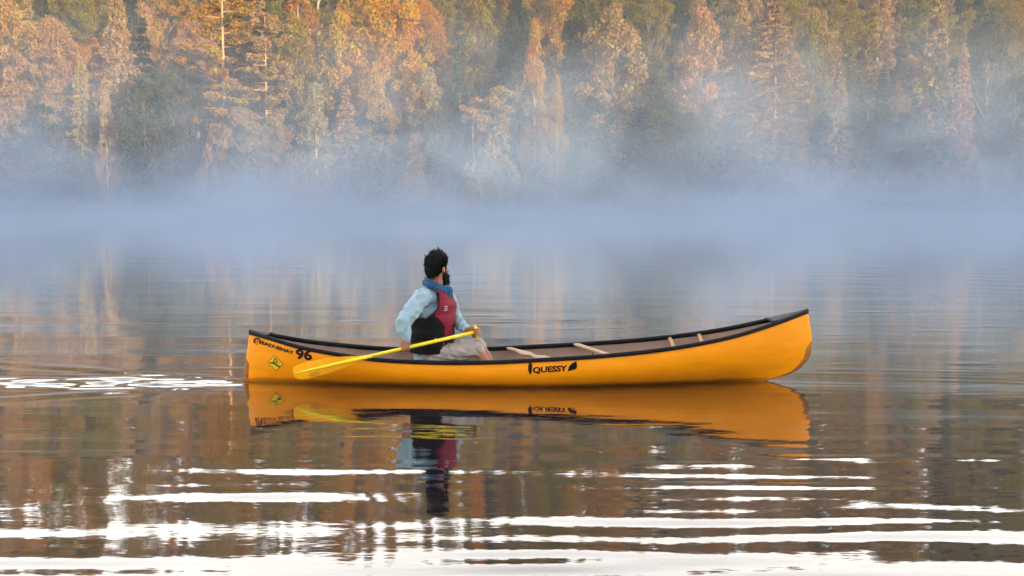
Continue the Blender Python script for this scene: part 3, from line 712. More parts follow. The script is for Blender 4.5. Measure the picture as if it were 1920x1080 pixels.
  ('broad', 68.93, 152.0, 21.63, 14.46, 3.42, (0.0476, 0.0548, 0.0142), 'shaded green broadleaf tree up the slope behind the dark olive corner tree', 'trees packed on the far hillside'),
  ('broad', 73.61, 149.6, 20.33, 13.38, 3.07, (0.1429, 0.0998, 0.0053), 'olive-green broadleaf tree up the slope behind the right edge trees', 'trees packed on the far hillside'),
  ('bigbroad', 80.33, 148.7, 19.84, 16.6, 4.56, (0.1391, 0.1041, 0.0057), 'tall olive-green broadleaf tree up the slope behind the right edge trees', 'trees packed on the far hillside'),
  ('birch', -84.12, 162.9, 27.37, 11.1, 1.96, (0.2619, 0.1319, 0.0121), 'shorter amber slim birch high on the slope behind the left edge trees', 'trees packed on the far hillside'),
  ('broad', -78.91, 168.1, 30.17, 12.84, 3.37, (0.2499, 0.1438, 0.0539), 'tan broadleaf tree high on the slope behind the left edge trees', 'trees packed on the far hillside'),
  ('birch', -71.77, 163.8, 27.89, 11.47, 1.79, (0.1335, 0.1177, 0.0056), 'shorter olive-green slim birch high on the slope behind the broad pinkish tree', 'trees packed on the far hillside'),
  ('spruce', -66.73, 163.1, 27.52, 13.24, 2.36, (0.2731, 0.1328, 0.0112), 'amber spruce high on the slope behind the broad pinkish tree', 'trees packed on the far hillside'),
  ('spruce', -61.33, 168.0, 30.08, 11.8, 2.11, (0.218, 0.1347, 0.0825), 'shorter pinkish spruce high on the slope behind the pale pointed birch', 'trees packed on the far hillside'),
  ('bigbroad', -56.61, 167.9, 30.01, 14.52, 3.52, (0.2209, 0.1545, 0.0506), 'tan broadleaf tree high on the slope behind the pale pointed birch', 'trees packed on the far hillside'),
  ('spruce', -49.14, 162.8, 27.35, 15.41, 2.25, (0.2353, 0.1374, 0.0822), 'pinkish spruce high on the slope behind the rounded grey-green tree', 'trees packed on the far hillside'),
  ('birch', -42.78, 167.9, 30.04, 11.02, 2.09, (0.2013, 0.1361, 0.0587), 'shorter tan slim birch high on the slope behind the tallest pine', 'trees packed on the far hillside'),
  ('broad', -35.55, 163.7, 27.84, 14.1, 3.39, (0.1516, 0.117, 0.006), 'olive-green broadleaf tree high on the slope behind the tall thin-trunked pine', 'trees packed on the far hillside'),
  ('broad', -28.19, 162.7, 27.29, 14.65, 3.24, (0.138, 0.1193, 0.0064), 'olive-green broadleaf tree high on the slope behind the cream-leaved birch', 'trees packed on the far hillside'),
  ('broad', -21.32, 163.2, 27.52, 12.33, 3.03, (0.2699, 0.1377, 0.0061), 'shorter golden broadleaf tree high on the slope behind the big golden broadleaf', 'trees packed on the far hillside'),
  ('spruce', -14.67, 165.5, 28.77, 11.91, 1.73, (0.1399, 0.1102, 0.0059), 'shorter olive-green spruce high on the slope behind the big golden broadleaf', 'trees packed on the far hillside'),
  ('bigbroad', -9.39, 167.1, 29.61, 16.44, 4.03, (0.2728, 0.1658, 0.0056), 'tall golden broadleaf tree high on the slope behind the dark cone-shaped tree', 'trees packed on the far hillside'),
  ('spruce', -4.45, 163.7, 27.8, 15.92, 2.9, (0.2882, 0.1649, 0.006), 'tall golden spruce high on the slope behind the flat-crowned pine', 'trees packed on the far hillside'),
  ('spruce', 2.0, 165.1, 28.54, 12.49, 2.12, (0.2803, 0.1586, 0.0059), 'golden spruce high on the slope behind the amber birch', 'trees packed on the far hillside'),
  ('bigbroad', 7.45, 164.8, 28.38, 15.22, 4.15, (0.1275, 0.1189, 0.0061), 'olive-green broadleaf tree high on the slope behind the amber birch', 'trees packed on the far hillside'),
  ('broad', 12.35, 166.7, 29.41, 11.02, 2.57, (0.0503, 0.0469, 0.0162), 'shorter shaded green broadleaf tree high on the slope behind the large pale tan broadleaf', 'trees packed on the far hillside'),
  ('broad', 18.27, 168.0, 30.12, 12.38, 2.75, (0.2734, 0.1454, 0.0059), 'shorter golden broadleaf tree high on the slope behind the large pale tan broadleaf', 'trees packed on the far hillside'),
  ('broad', 25.57, 164.0, 28.0, 12.31, 2.65, (0.1429, 0.1253, 0.0063), 'shorter olive-green broadleaf tree high on the slope behind the hazy tan broadleaf', 'trees packed on the far hillside'),
  ('broad', 31.77, 167.9, 30.03, 13.78, 3.2, (0.2706, 0.1263, 0.0128), 'amber broadleaf tree high on the slope behind the hazy tan broadleaf', 'trees packed on the far hillside'),
  ('bigbroad', 36.92, 163.9, 27.93, 15.82, 3.78, (0.2147, 0.1534, 0.0797), 'tall pinkish broadleaf tree high on the slope behind the huge veiled spruce', 'trees packed on the far hillside'),
  ('birch', 42.83, 164.9, 28.46, 12.23, 2.01, (0.1974, 0.1569, 0.0725), 'shorter pinkish slim birch high on the slope behind the huge veiled spruce', 'trees packed on the far hillside'),
  ('spruce', 48.16, 161.6, 26.71, 14.07, 2.44, (0.2279, 0.1398, 0.0679), 'pinkish spruce high on the slope behind the middle-sized pale spruce', 'trees packed on the far hillside'),
  ('bigbroad', 52.83, 166.6, 29.35, 15.59, 3.99, (0.1537, 0.0991, 0.0057), 'olive-green broadleaf tree high on the slope behind the thin olive spruce', 'trees packed on the far hillside'),
  ('spruce', 58.48, 162.1, 26.95, 12.54, 2.37, (0.2341, 0.1448, 0.0564), 'tan spruce high on the slope behind the thin olive spruce', 'trees packed on the far hillside'),
  ('broad', 64.45, 162.8, 27.34, 12.25, 2.86, (0.0239, 0.0314, 0.0131), 'shorter dark green broadleaf tree high on the slope behind the tall pale spruce', 'trees packed on the far hillside'),
  ('birch', 70.59, 163.7, 27.81, 11.88, 1.84, (0.1326, 0.1177, 0.0059), 'shorter olive-green slim birch high on the slope behind the dark olive corner tree', 'trees packed on the far hillside'),
  ('broad', 76.25, 167.6, 29.86, 12.75, 2.92, (0.0224, 0.0267, 0.0115), 'dark green broadleaf tree high on the slope behind the dark olive corner tree', 'trees packed on the far hillside'),
  ('bigbroad', 82.64, 165.5, 28.74, 16.51, 3.63, (0.1464, 0.1165, 0.0067), 'tall olive-green broadleaf tree high on the slope behind the right edge trees', 'trees packed on the far hillside'),
  ('birch', -96.19, 181.9, 37.47, 12.72, 2.16, (0.2245, 0.1677, 0.0522), 'shorter tan slim birch near the crest behind the left edge trees', 'trees packed on the far hillside'),
  ('broad', -90.02, 179.1, 35.95, 14.85, 3.21, (0.1456, 0.105, 0.0054), 'olive-green broadleaf tree near the crest behind the left edge trees', 'trees packed on the far hillside'),
  ('birch', -84.86, 180.5, 36.69, 15.5, 2.79, (0.2228, 0.1572, 0.0664), 'pinkish slim birch near the crest behind the left edge trees', 'trees packed on the far hillside'),
  ('birch', -79.56, 180.1, 36.48, 13.63, 2.23, (0.2437, 0.1447, 0.0579), 'tan slim birch near the crest behind the broad pinkish tree', 'trees packed on the far hillside'),
  ('spruce', -72.88, 178.0, 35.39, 13.94, 2.28, (0.2141, 0.1635, 0.0601), 'tan spruce near the crest behind the broad pinkish tree', 'trees packed on the far hillside'),
  ('spruce', -66.88, 180.2, 36.55, 12.19, 2.2, (0.233, 0.1168, 0.0107), 'shorter amber spruce near the crest behind the pale pointed birch', 'trees packed on the far hillside'),
  ('spruce', -61.16, 181.8, 37.4, 12.41, 2.09, (0.2223, 0.169, 0.0535), 'shorter tan spruce near the crest behind the pale pointed birch', 'trees packed on the far hillside'),
  ('spruce', -54.71, 182.3, 37.66, 14.97, 2.52, (0.2213, 0.1333, 0.0113), 'amber spruce near the crest behind the rounded grey-green tree', 'trees packed on the far hillside'),
  ('bigbroad', -49.79, 179.0, 35.94, 17.56, 4.82, (0.1982, 0.1537, 0.0596), 'tall tan broadleaf tree near the crest behind the tallest pine', 'trees packed on the far hillside'),
  ('spruce', -43.45, 178.1, 35.42, 13.58, 2.03, (0.199, 0.1631, 0.0511), 'tan spruce near the crest behind the tall thin-trunked pine', 'trees packed on the far hillside'),
  ('broad', -38.14, 178.6, 35.71, 12.96, 3.22, (0.2195, 0.1523, 0.0727), 'shorter pinkish broadleaf tree near the crest behind the tall thin-trunked pine', 'trees packed on the far hillside'),
  ('birch', -33.14, 182.7, 37.9, 13.42, 2.11, (0.0479, 0.048, 0.0161), 'shaded green slim birch near the crest behind the cream-leaved birch', 'trees packed on the far hillside'),
  ('bigbroad', -28.59, 177.9, 35.36, 17.31, 3.92, (0.2926, 0.1555, 0.0063), 'tall golden broadleaf tree near the crest behind the cream-leaved birch', 'trees packed on the far hillside'),
  ('birch', -24.27, 181.9, 37.43, 12.32, 1.94, (0.2705, 0.166, 0.0058), 'shorter golden slim birch near the crest behind the big golden broadleaf', 'trees packed on the far hillside'),
  ('spruce', -18.07, 179.3, 36.06, 13.1, 2.47, (0.1301, 0.1137, 0.0055), 'shorter olive-green spruce near the crest behind the big golden broadleaf', 'trees packed on the far hillside'),
  ('bigbroad', -11.11, 182.0, 37.5, 16.44, 3.67, (0.1286, 0.104, 0.0062), 'olive-green broadleaf tree near the crest behind the dark cone-shaped tree', 'trees packed on the far hillside'),
  ('birch', -6.1, 182.1, 37.54, 15.51, 2.99, (0.3005, 0.1414, 0.0063), 'golden slim birch near the crest behind the dark cone-shaped tree', 'trees packed on the far hillside'),
  ('birch', -0.72, 181.9, 37.47, 17.6, 3.43, (0.2408, 0.1629, 0.0055), 'tall golden slim birch near the crest behind the flat-crowned pine', 'trees packed on the far hillside'),
  ('bigbroad', 3.6, 179.5, 36.19, 17.96, 3.82, (0.1343, 0.0993, 0.0061), 'tall olive-green broadleaf tree near the crest behind the amber birch', 'trees packed on the far hillside'),
  ('birch', 9.15, 180.1, 36.51, 16.8, 3.15, (0.237, 0.1266, 0.0123), 'tall amber slim birch near the crest behind the amber birch', 'trees packed on the far hillside'),
  ('bigbroad', 15.49, 184.4, 38.76, 15.28, 4.0, (0.2471, 0.1429, 0.0054), 'golden broadleaf tree near the crest behind the large pale tan broadleaf', 'trees packed on the far hillside'),
  ('birch', 22.31, 179.3, 36.06, 12.72, 2.05, (0.2388, 0.1575, 0.0055), 'shorter golden slim birch near the crest behind the large pale tan broadleaf', 'trees packed on the far hillside'),
  ('broad', 28.26, 179.4, 36.14, 14.89, 3.43, (0.2073, 0.1338, 0.0672), 'pinkish broadleaf tree near the crest behind the hazy tan broadleaf', 'trees packed on the far hillside'),
  ('broad', 34.96, 179.7, 36.27, 13.09, 3.13, (0.2518, 0.1411, 0.0598), 'shorter tan broadleaf tree near the crest behind the hazy tan broadleaf', 'trees packed on the far hillside'),
  ('birch', 40.51, 180.4, 36.66, 15.34, 2.39, (0.257, 0.1402, 0.0113), 'amber slim birch near the crest behind the huge veiled spruce', 'trees packed on the far hillside'),
  ('birch', 45.24, 179.5, 36.2, 15.43, 2.97, (0.1961, 0.1629, 0.083), 'pinkish slim birch near the crest behind the huge veiled spruce', 'trees packed on the far hillside'),
  ('spruce', 50.95, 182.2, 37.63, 12.14, 2.1, (0.1253, 0.1111, 0.0066), 'shorter olive-green spruce near the crest behind the middle-sized pale spruce', 'trees packed on the far hillside'),
  ('spruce', 55.33, 180.1, 36.48, 16.86, 3.12, (0.2641, 0.1269, 0.0129), 'tall amber spruce near the crest behind the middle-sized pale spruce', 'trees packed on the far hillside'),
  ('birch', 61.84, 182.9, 37.97, 14.41, 2.6, (0.2115, 0.1669, 0.0487), 'tan slim birch near the crest behind the thin olive spruce', 'trees packed on the far hillside'),
  ('spruce', 67.66, 179.1, 35.97, 15.04, 2.39, (0.2516, 0.1566, 0.0543), 'tan spruce near the crest behind the tall pale spruce', 'trees packed on the far hillside'),
  ('broad', 72.73, 178.0, 35.37, 12.56, 2.87, (0.1481, 0.1042, 0.0064), 'shorter olive-green broadleaf tree near the crest behind the tall pale spruce', 'trees packed on the far hillside'),
  ('spruce', 78.46, 182.3, 37.65, 12.63, 1.92, (0.0231, 0.0295, 0.0115), 'shorter dark green spruce near the crest behind the dark olive corner tree', 'trees packed on the far hillside'),
  ('bigbroad', 84.07, 180.3, 36.62, 17.04, 4.41, (0.1239, 0.1033, 0.0054), 'tall olive-green broadleaf tree near the crest behind the dark olive corner tree', 'trees packed on the far hillside'),
  ('birch', 89.92, 181.6, 37.27, 14.84, 2.85, (0.14, 0.1195, 0.0066), 'olive-green slim birch near the crest behind the right edge trees', 'trees packed on the far hillside'),
  ('spruce', 96.39, 178.0, 35.38, 17.29, 3.18, (0.1408, 0.0988, 0.0063), 'tall olive-green spruce near the crest behind the right edge trees', 'trees packed on the far hillside'),
  ('broad', -99.49, 189.9, 41.69, 13.72, 3.23, (0.2366, 0.1492, 0.0612), 'tan broadleaf tree on the crest behind the left edge trees', 'trees packed on the far hillside'),
  ('birch', -94.16, 190.3, 41.94, 15.33, 2.54, (0.1361, 0.1047, 0.0061), 'olive-green slim birch on the crest behind the left edge trees', 'trees packed on the far hillside'),
  ('bigbroad', -89.6, 193.1, 43.4, 15.14, 3.57, (0.23, 0.1554, 0.0607), 'tan broadleaf tree on the crest behind the left edge trees', 'trees packed on the far hillside'),
  ('broad', -85.96, 192.8, 43.22, 13.56, 3.49, (0.2794, 0.1269, 0.0131), 'amber broadleaf tree on the crest behind the broad pinkish tree', 'trees packed on the far hillside'),
  ('broad', -82.38, 196.4, 45.16, 13.17, 3.48, (0.145, 0.1238, 0.0065), 'olive-green broadleaf tree on the crest behind the broad pinkish tree', 'trees packed on the far hillside'),
  ('broad', -77.33, 193.1, 43.38, 12.92, 2.67, (0.2405, 0.1306, 0.0116), 'amber broadleaf tree on the crest behind the broad pinkish tree', 'trees packed on the far hillside'),
  ('bigbroad', -73.57, 189.6, 41.54, 14.45, 3.95, (0.1312, 0.1014, 0.0059), 'olive-green broadleaf tree on the crest behind the pale pointed birch', 'trees packed on the far hillside'),
  ('birch', -68.61, 195.6, 44.74, 16.28, 2.99, (0.2277, 0.1668, 0.0589), 'tall tan slim birch on the crest behind the pale pointed birch', 'trees packed on the far hillside'),
  ('spruce', -64.97, 192.1, 42.84, 12.18, 1.98, (0.2447, 0.1642, 0.0499), 'shorter tan spruce on the crest behind the pale pointed birch', 'trees packed on the far hillside'),
  ('birch', -61.27, 192.2, 42.93, 16.51, 2.45, (0.2513, 0.1413, 0.0567), 'tall tan slim birch on the crest behind the rounded grey-green tree', 'trees packed on the far hillside'),
  ('bigbroad', -56.04, 194.6, 44.18, 15.34, 3.61, (0.1944, 0.1442, 0.0717), 'pinkish broadleaf tree on the crest behind the rounded grey-green tree', 'trees packed on the far hillside'),
  ('broad', -51.36, 191.4, 42.52, 15.47, 3.36, (0.2049, 0.1591, 0.0546), 'tan broadleaf tree on the crest behind the tallest pine', 'trees packed on the far hillside'),
  ('broad', -47.78, 190.3, 41.92, 15.11, 3.42, (0.2205, 0.1166, 0.0112), 'amber broadleaf tree on the crest behind the tallest pine', 'trees packed on the far hillside'),
  ('broad', -42.9, 195.6, 44.71, 12.73, 3.18, (0.1375, 0.1206, 0.0059), 'shorter olive-green broadleaf tree on the crest behind the tall thin-trunked pine', 'trees packed on the far hillside'),
  ('spruce', -38.59, 193.0, 43.36, 14.57, 2.42, (0.2246, 0.138, 0.05), 'tan spruce on the crest behind the cream-leaved birch', 'trees packed on the far hillside'),
  ('birch', -33.36, 196.2, 45.02, 13.13, 2.22, (0.2505, 0.1518, 0.0056), 'golden slim birch on the crest behind the cream-leaved birch', 'trees packed on the far hillside'),
  ('spruce', -28.66, 192.1, 42.85, 14.92, 2.66, (0.2361, 0.135, 0.0106), 'amber spruce on the crest behind the big golden broadleaf', 'trees packed on the far hillside'),
  ('bigbroad', -24.01, 189.6, 41.54, 14.97, 3.99, (0.2433, 0.1231, 0.0109), 'amber broadleaf tree on the crest behind the big golden broadleaf', 'trees packed on the far hillside'),
  ('bigbroad', -18.78, 194.9, 44.34, 15.29, 3.62, (0.2512, 0.1658, 0.0053), 'golden broadleaf tree on the crest behind the big golden broadleaf', 'trees packed on the far hillside'),
  ('spruce', -15.41, 193.6, 43.67, 16.95, 3.15, (0.1525, 0.1165, 0.0055), 'tall olive-green spruce on the crest behind the dark cone-shaped tree', 'trees packed on the far hillside'),
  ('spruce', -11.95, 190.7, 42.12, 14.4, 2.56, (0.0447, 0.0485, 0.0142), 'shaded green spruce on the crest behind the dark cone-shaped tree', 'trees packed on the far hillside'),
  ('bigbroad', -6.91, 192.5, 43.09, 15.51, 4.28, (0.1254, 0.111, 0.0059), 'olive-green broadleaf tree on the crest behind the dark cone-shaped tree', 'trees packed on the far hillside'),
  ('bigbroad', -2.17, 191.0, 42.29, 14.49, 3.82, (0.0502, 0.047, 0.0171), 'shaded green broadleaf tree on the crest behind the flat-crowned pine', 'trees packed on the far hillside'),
  ('bigbroad', 1.14, 196.2, 45.04, 15.93, 4.29, (0.1455, 0.1246, 0.006), 'olive-green broadleaf tree on the crest behind the amber birch', 'trees packed on the far hillside'),
  ('broad', 6.38, 192.5, 43.09, 13.85, 3.19, (0.1512, 0.1223, 0.0054), 'olive-green broadleaf tree on the crest behind the amber birch', 'trees packed on the far hillside'),
  ('broad', 10.59, 193.4, 43.57, 13.51, 3.25, (0.2457, 0.1575, 0.0055), 'golden broadleaf tree on the crest behind the amber birch', 'trees packed on the far hillside'),
  ('spruce', 14.09, 193.1, 43.39, 15.89, 2.5, (0.2448, 0.1161, 0.0112), 'amber spruce on the crest behind the large pale tan broadleaf', 'trees packed on the far hillside'),
  ('broad', 18.38, 193.4, 43.56, 16.25, 3.44, (0.2927, 0.1422, 0.0067), 'tall golden broadleaf tree on the crest behind the large pale tan broadleaf', 'trees packed on the far hillside'),
  ('broad', 22.84, 192.3, 42.99, 14.07, 2.88, (0.0458, 0.056, 0.0169), 'shaded green broadleaf tree on the crest behind the large pale tan broadleaf', 'trees packed on the far hillside'),
  ('broad', 27.7, 190.6, 42.07, 12.14, 2.57, (0.238, 0.1445, 0.0124), 'shorter amber broadleaf tree on the crest behind the hazy tan broadleaf', 'trees packed on the far hillside'),
  ('spruce', 32.87, 189.8, 41.66, 12.39, 1.96, (0.204, 0.1673, 0.0527), 'shorter tan spruce on the crest behind the hazy tan broadleaf', 'trees packed on the far hillside'),
  ('bigbroad', 37.24, 194.1, 43.91, 14.84, 3.56, (0.2742, 0.1267, 0.0114), 'amber broadleaf tree on the crest behind the hazy tan broadleaf', 'trees packed on the far hillside'),
  ('broad', 42.17, 191.3, 42.44, 14.15, 3.37, (0.1352, 0.1101, 0.0059), 'olive-green broadleaf tree on the crest behind the huge veiled spruce', 'trees packed on the far hillside'),
  ('bigbroad', 45.58, 195.3, 44.59, 14.64, 3.56, (0.2196, 0.1419, 0.0497), 'tan broadleaf tree on the crest behind the huge veiled spruce', 'trees packed on the far hillside'),
  ('bigbroad', 49.7, 191.7, 42.65, 14.6, 3.53, (0.2376, 0.1474, 0.0562), 'tan broadleaf tree on the crest behind the huge veiled spruce', 'trees packed on the far hillside'),
  ('broad', 53.23, 194.3, 44.04, 13.83, 3.42, (0.1356, 0.1067, 0.0062), 'olive-green broadleaf tree on the crest behind the middle-sized pale spruce', 'trees packed on the far hillside'),
  ('bigbroad', 57.83, 191.7, 42.65, 14.58, 3.77, (0.2009, 0.1371, 0.0517), 'tan broadleaf tree on the crest behind the middle-sized pale spruce', 'trees packed on the far hillside'),
  ('spruce', 61.72, 195.1, 44.44, 14.01, 2.23, (0.2347, 0.1369, 0.0614), 'tan spruce on the crest behind the thin olive spruce', 'trees packed on the far hillside'),
  ('bigbroad', 66.85, 191.8, 42.7, 16.1, 4.2, (0.1448, 0.1001, 0.0064), 'olive-green broadleaf tree on the crest behind the thin olive spruce', 'trees packed on the far hillside'),
  ('bigbroad', 70.25, 193.9, 43.8, 16.64, 4.16, (0.2213, 0.1436, 0.0127), 'tall amber broadleaf tree on the crest behind the thin olive spruce', 'trees packed on the far hillside'),
  ('birch', 74.83, 189.5, 41.51, 13.68, 2.41, (0.1539, 0.1206, 0.0055), 'olive-green slim birch on the crest behind the tall pale spruce', 'trees packed on the far hillside'),
  ('birch', 78.31, 194.3, 44.03, 15.78, 2.83, (0.0257, 0.0296, 0.0142), 'dark green slim birch on the crest behind the tall pale spruce', 'trees packed on the far hillside'),
  ('bigbroad', 83.21, 195.3, 44.58, 15.56, 3.96, (0.1365, 0.1171, 0.0062), 'olive-green broadleaf tree on the crest behind the dark olive corner tree', 'trees packed on the far hillside'),
  ('birch', 86.77, 195.6, 44.71, 13.62, 2.07, (0.0554, 0.0477, 0.0151), 'shaded green slim birch on the crest behind the dark olive corner tree', 'trees packed on the far hillside'),
  ('bigbroad', 90.96, 195.8, 44.81, 15.37, 4.16, (0.1398, 0.1171, 0.0058), 'olive-green broadleaf tree on the crest behind the dark olive corner tree', 'trees packed on the far hillside'),
  ('broad', 95.98, 190.2, 41.88, 13.62, 2.79, (0.0259, 0.0311, 0.0126), 'dark green broadleaf tree on the crest behind the right edge trees', 'trees packed on the far hillside'),
  ('bigbroad', 101.04, 194.3, 44.02, 14.94, 3.55, (0.1491, 0.1025, 0.0063), 'olive-green broadleaf tree on the crest behind the right edge trees', 'trees packed on the far hillside'),
  ('spruce', -108.19, 202.9, 48.6, 16.92, 2.94, (0.2354, 0.1164, 0.0129), 'amber spruce on the skyline behind the left edge trees', 'trees packed on the far hillside'),
  ('broad', -105.0, 204.5, 49.44, 14.26, 3.09, (0.1371, 0.1128, 0.0058), 'shorter olive-green broadleaf tree on the skyline behind the left edge trees', 'trees packed on the far hillside'),
  ('bigbroad', -102.25, 200.8, 47.48, 16.72, 4.01, (0.2061, 0.17, 0.053), 'tan broadleaf tree on the skyline behind the left edge trees', 'trees packed on the far hillside'),
  ('bigbroad', -99.43, 202.9, 48.6, 15.79, 4.32, (0.1352, 0.1067, 0.0056), 'olive-green broadleaf tree on the skyline behind the left edge trees', 'trees packed on the far hillside'),
  ('broad', -96.61, 206.4, 50.44, 15.38, 3.32, (0.2083, 0.1399, 0.0615), 'tan broadleaf tree on the skyline behind the left edge trees', 'trees packed on the far hillside'),
  ('spruce', -93.44, 201.8, 47.99, 16.43, 3.07, (0.251, 0.1378, 0.0531), 'tan spruce on the skyline behind the left edge trees', 'trees packed on the far hillside'),
  ('spruce', -90.59, 205.7, 50.08, 15.01, 2.27, (0.2491, 0.1229, 0.0114), 'amber spruce on the skyline behind the broad pinkish tree', 'trees packed on the far hillside'),
  ('bigbroad', -87.57, 203.1, 48.67, 17.29, 4.2, (0.1276, 0.101, 0.0064), 'olive-green broadleaf tree on the skyline behind the broad pinkish tree', 'trees packed on the far hillside'),
  ('spruce', -84.75, 204.8, 49.57, 15.23, 2.53, (0.2401, 0.1575, 0.0556), 'tan spruce on the skyline behind the broad pinkish tree', 'trees packed on the far hillside'),
  ('bigbroad', -81.38, 204.3, 49.33, 17.77, 4.27, (0.254, 0.1253, 0.0112), 'tall amber broadleaf tree on the skyline behind the broad pinkish tree', 'trees packed on the far hillside'),
  ('spruce', -77.21, 200.3, 47.19, 17.61, 2.64, (0.2285, 0.1381, 0.0615), 'tall tan spruce on the skyline behind the pale pointed birch', 'trees packed on the far hillside'),
  ('broad', -74.14, 205.6, 50.02, 14.56, 3.4, (0.2057, 0.1667, 0.0613), 'tan broadleaf tree on the skyline behind the pale pointed birch', 'trees packed on the far hillside'),
  ('bigbroad', -69.93, 205.9, 50.2, 15.75, 3.98, (0.2026, 0.1591, 0.0565), 'tan broadleaf tree on the skyline behind the pale pointed birch', 'trees packed on the far hillside'),
  ('birch', -65.81, 205.7, 50.05, 14.56, 2.25, (0.2354, 0.1348, 0.0608), 'tan slim birch on the skyline behind the rounded grey-green tree', 'trees packed on the far hillside'),
  ('spruce', -61.73, 200.1, 47.12, 15.34, 2.77, (0.2763, 0.1449, 0.0133), 'amber spruce on the skyline behind the rounded grey-green tree', 'trees packed on the far hillside'),
  ('bigbroad', -57.61, 205.5, 49.97, 15.96, 3.93, (0.235, 0.1561, 0.0565), 'tan broadleaf tree on the skyline behind the tallest pine', 'trees packed on the far hillside'),
  ('bigbroad', -53.47, 200.1, 47.11, 17.84, 3.68, (0.204, 0.1655, 0.061), 'tall tan broadleaf tree on the skyline behind the tallest pine', 'trees packed on the far hillside'),
  ('bigbroad', -50.88, 199.7, 46.9, 16.08, 3.95, (0.2336, 0.1611, 0.066), 'pinkish broadleaf tree on the skyline behind the tallest pine', 'trees packed on the far hillside'),
  ('bigbroad', -48.21, 205.1, 49.73, 15.63, 3.57, (0.1349, 0.099, 0.0064), 'olive-green broadleaf tree on the skyline behind the tall thin-trunked pine', 'trees packed on the far hillside'),
  ('spruce', -45.22, 203.6, 48.96, 16.08, 2.61, (0.2332, 0.1677, 0.0539), 'tan spruce on the skyline behind the tall thin-trunked pine', 'trees packed on the far hillside'),
  ('birch', -42.33, 201.0, 47.57, 14.88, 2.85, (0.1294, 0.1168, 0.0062), 'olive-green slim birch on the skyline behind the tall thin-trunked pine', 'trees packed on the far hillside'),
  ('broad', -38.76, 203.5, 48.92, 14.74, 3.25, (0.2143, 0.1458, 0.058), 'tan broadleaf tree on the skyline behind the cream-leaved birch', 'trees packed on the far hillside'),
  ('bigbroad', -35.07, 205.0, 49.72, 14.31, 3.71, (0.0469, 0.0485, 0.0157), 'shorter shaded green broadleaf tree on the skyline behind the cream-leaved birch', 'trees packed on the far hillside'),
  ('bigbroad', -30.84, 202.1, 48.16, 17.64, 4.86, (0.2432, 0.1186, 0.0128), 'tall amber broadleaf tree on the skyline behind the cream-leaved birch', 'trees packed on the far hillside'),
  ('birch', -26.96, 201.9, 48.04, 17.63, 3.05, (0.1549, 0.1004, 0.0067), 'tall olive-green slim birch on the skyline behind the big golden broadleaf', 'trees packed on the far hillside'),
  ('birch', -22.86, 199.9, 46.98, 17.82, 2.96, (0.2479, 0.1389, 0.0055), 'tall golden slim birch on the skyline behind the big golden broadleaf', 'trees packed on the far hillside'),
  ('spruce', -19.47, 201.1, 47.62, 14.55, 2.2, (0.2682, 0.1244, 0.0107), 'amber spruce on the skyline behind the big golden broadleaf', 'trees packed on the far hillside'),
  ('birch', -16.51, 204.4, 49.39, 15.47, 2.81, (0.1542, 0.1025, 0.0065), 'olive-green slim birch on the skyline behind the dark cone-shaped tree', 'trees packed on the far hillside'),
  ('broad', -12.29, 204.6, 49.48, 14.49, 3.29, (0.1428, 0.1059, 0.006), 'olive-green broadleaf tree on the skyline behind the dark cone-shaped tree', 'trees packed on the far hillside'),
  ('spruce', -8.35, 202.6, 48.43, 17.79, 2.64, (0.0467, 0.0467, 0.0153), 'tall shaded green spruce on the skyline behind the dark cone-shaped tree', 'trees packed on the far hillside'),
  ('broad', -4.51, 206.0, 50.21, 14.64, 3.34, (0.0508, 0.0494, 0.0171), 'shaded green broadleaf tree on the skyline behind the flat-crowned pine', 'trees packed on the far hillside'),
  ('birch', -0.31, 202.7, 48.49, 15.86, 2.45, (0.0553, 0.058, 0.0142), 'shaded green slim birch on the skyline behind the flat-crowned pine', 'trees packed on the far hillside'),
  ('spruce', 3.54, 202.3, 48.27, 14.65, 2.25, (0.2853, 0.1443, 0.0053), 'golden spruce on the skyline behind the amber birch', 'trees packed on the far hillside'),
  ('bigbroad', 6.46, 205.1, 49.75, 16.61, 3.94, (0.2494, 0.137, 0.0057), 'golden broadleaf tree on the skyline behind the amber birch', 'trees packed on the far hillside'),
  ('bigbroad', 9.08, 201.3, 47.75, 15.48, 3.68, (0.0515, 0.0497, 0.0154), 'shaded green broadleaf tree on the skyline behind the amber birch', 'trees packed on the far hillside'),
  ('birch', 13.14, 203.6, 48.94, 16.16, 2.71, (0.2591, 0.1704, 0.0056), 'golden slim birch on the skyline behind the large pale tan broadleaf', 'trees packed on the far hillside'),
  ('bigbroad', 17.28, 205.5, 49.95, 15.87, 3.88, (0.1541, 0.1191, 0.0066), 'olive-green broadleaf tree on the skyline behind the large pale tan broadleaf', 'trees packed on the far hillside'),
  ('bigbroad', 20.36, 203.4, 48.84, 16.81, 3.84, (0.279, 0.16, 0.0053), 'golden broadleaf tree on the skyline behind the large pale tan broadleaf', 'trees packed on the far hillside'),
  ('bigbroad', 23.72, 200.3, 47.2, 16.6, 4.21, (0.1455, 0.1093, 0.006), 'olive-green broadleaf tree on the skyline behind the large pale tan broadleaf', 'trees packed on the far hillside'),
  ('bigbroad', 27.71, 203.5, 48.89, 15.28, 3.82, (0.2013, 0.139, 0.0488), 'tan broadleaf tree on the skyline behind the hazy tan broadleaf', 'trees packed on the far hillside'),
  ('bigbroad', 31.18, 199.9, 46.97, 14.94, 3.94, (0.15, 0.1054, 0.0066), 'olive-green broadleaf tree on the skyline behind the hazy tan broadleaf', 'trees packed on the far hillside'),
  ('bigbroad', 34.59, 202.5, 48.37, 17.78, 4.26, (0.2489, 0.1235, 0.013), 'tall amber broadleaf tree on the skyline behind the hazy tan broadleaf', 'trees packed on the far hillside'),
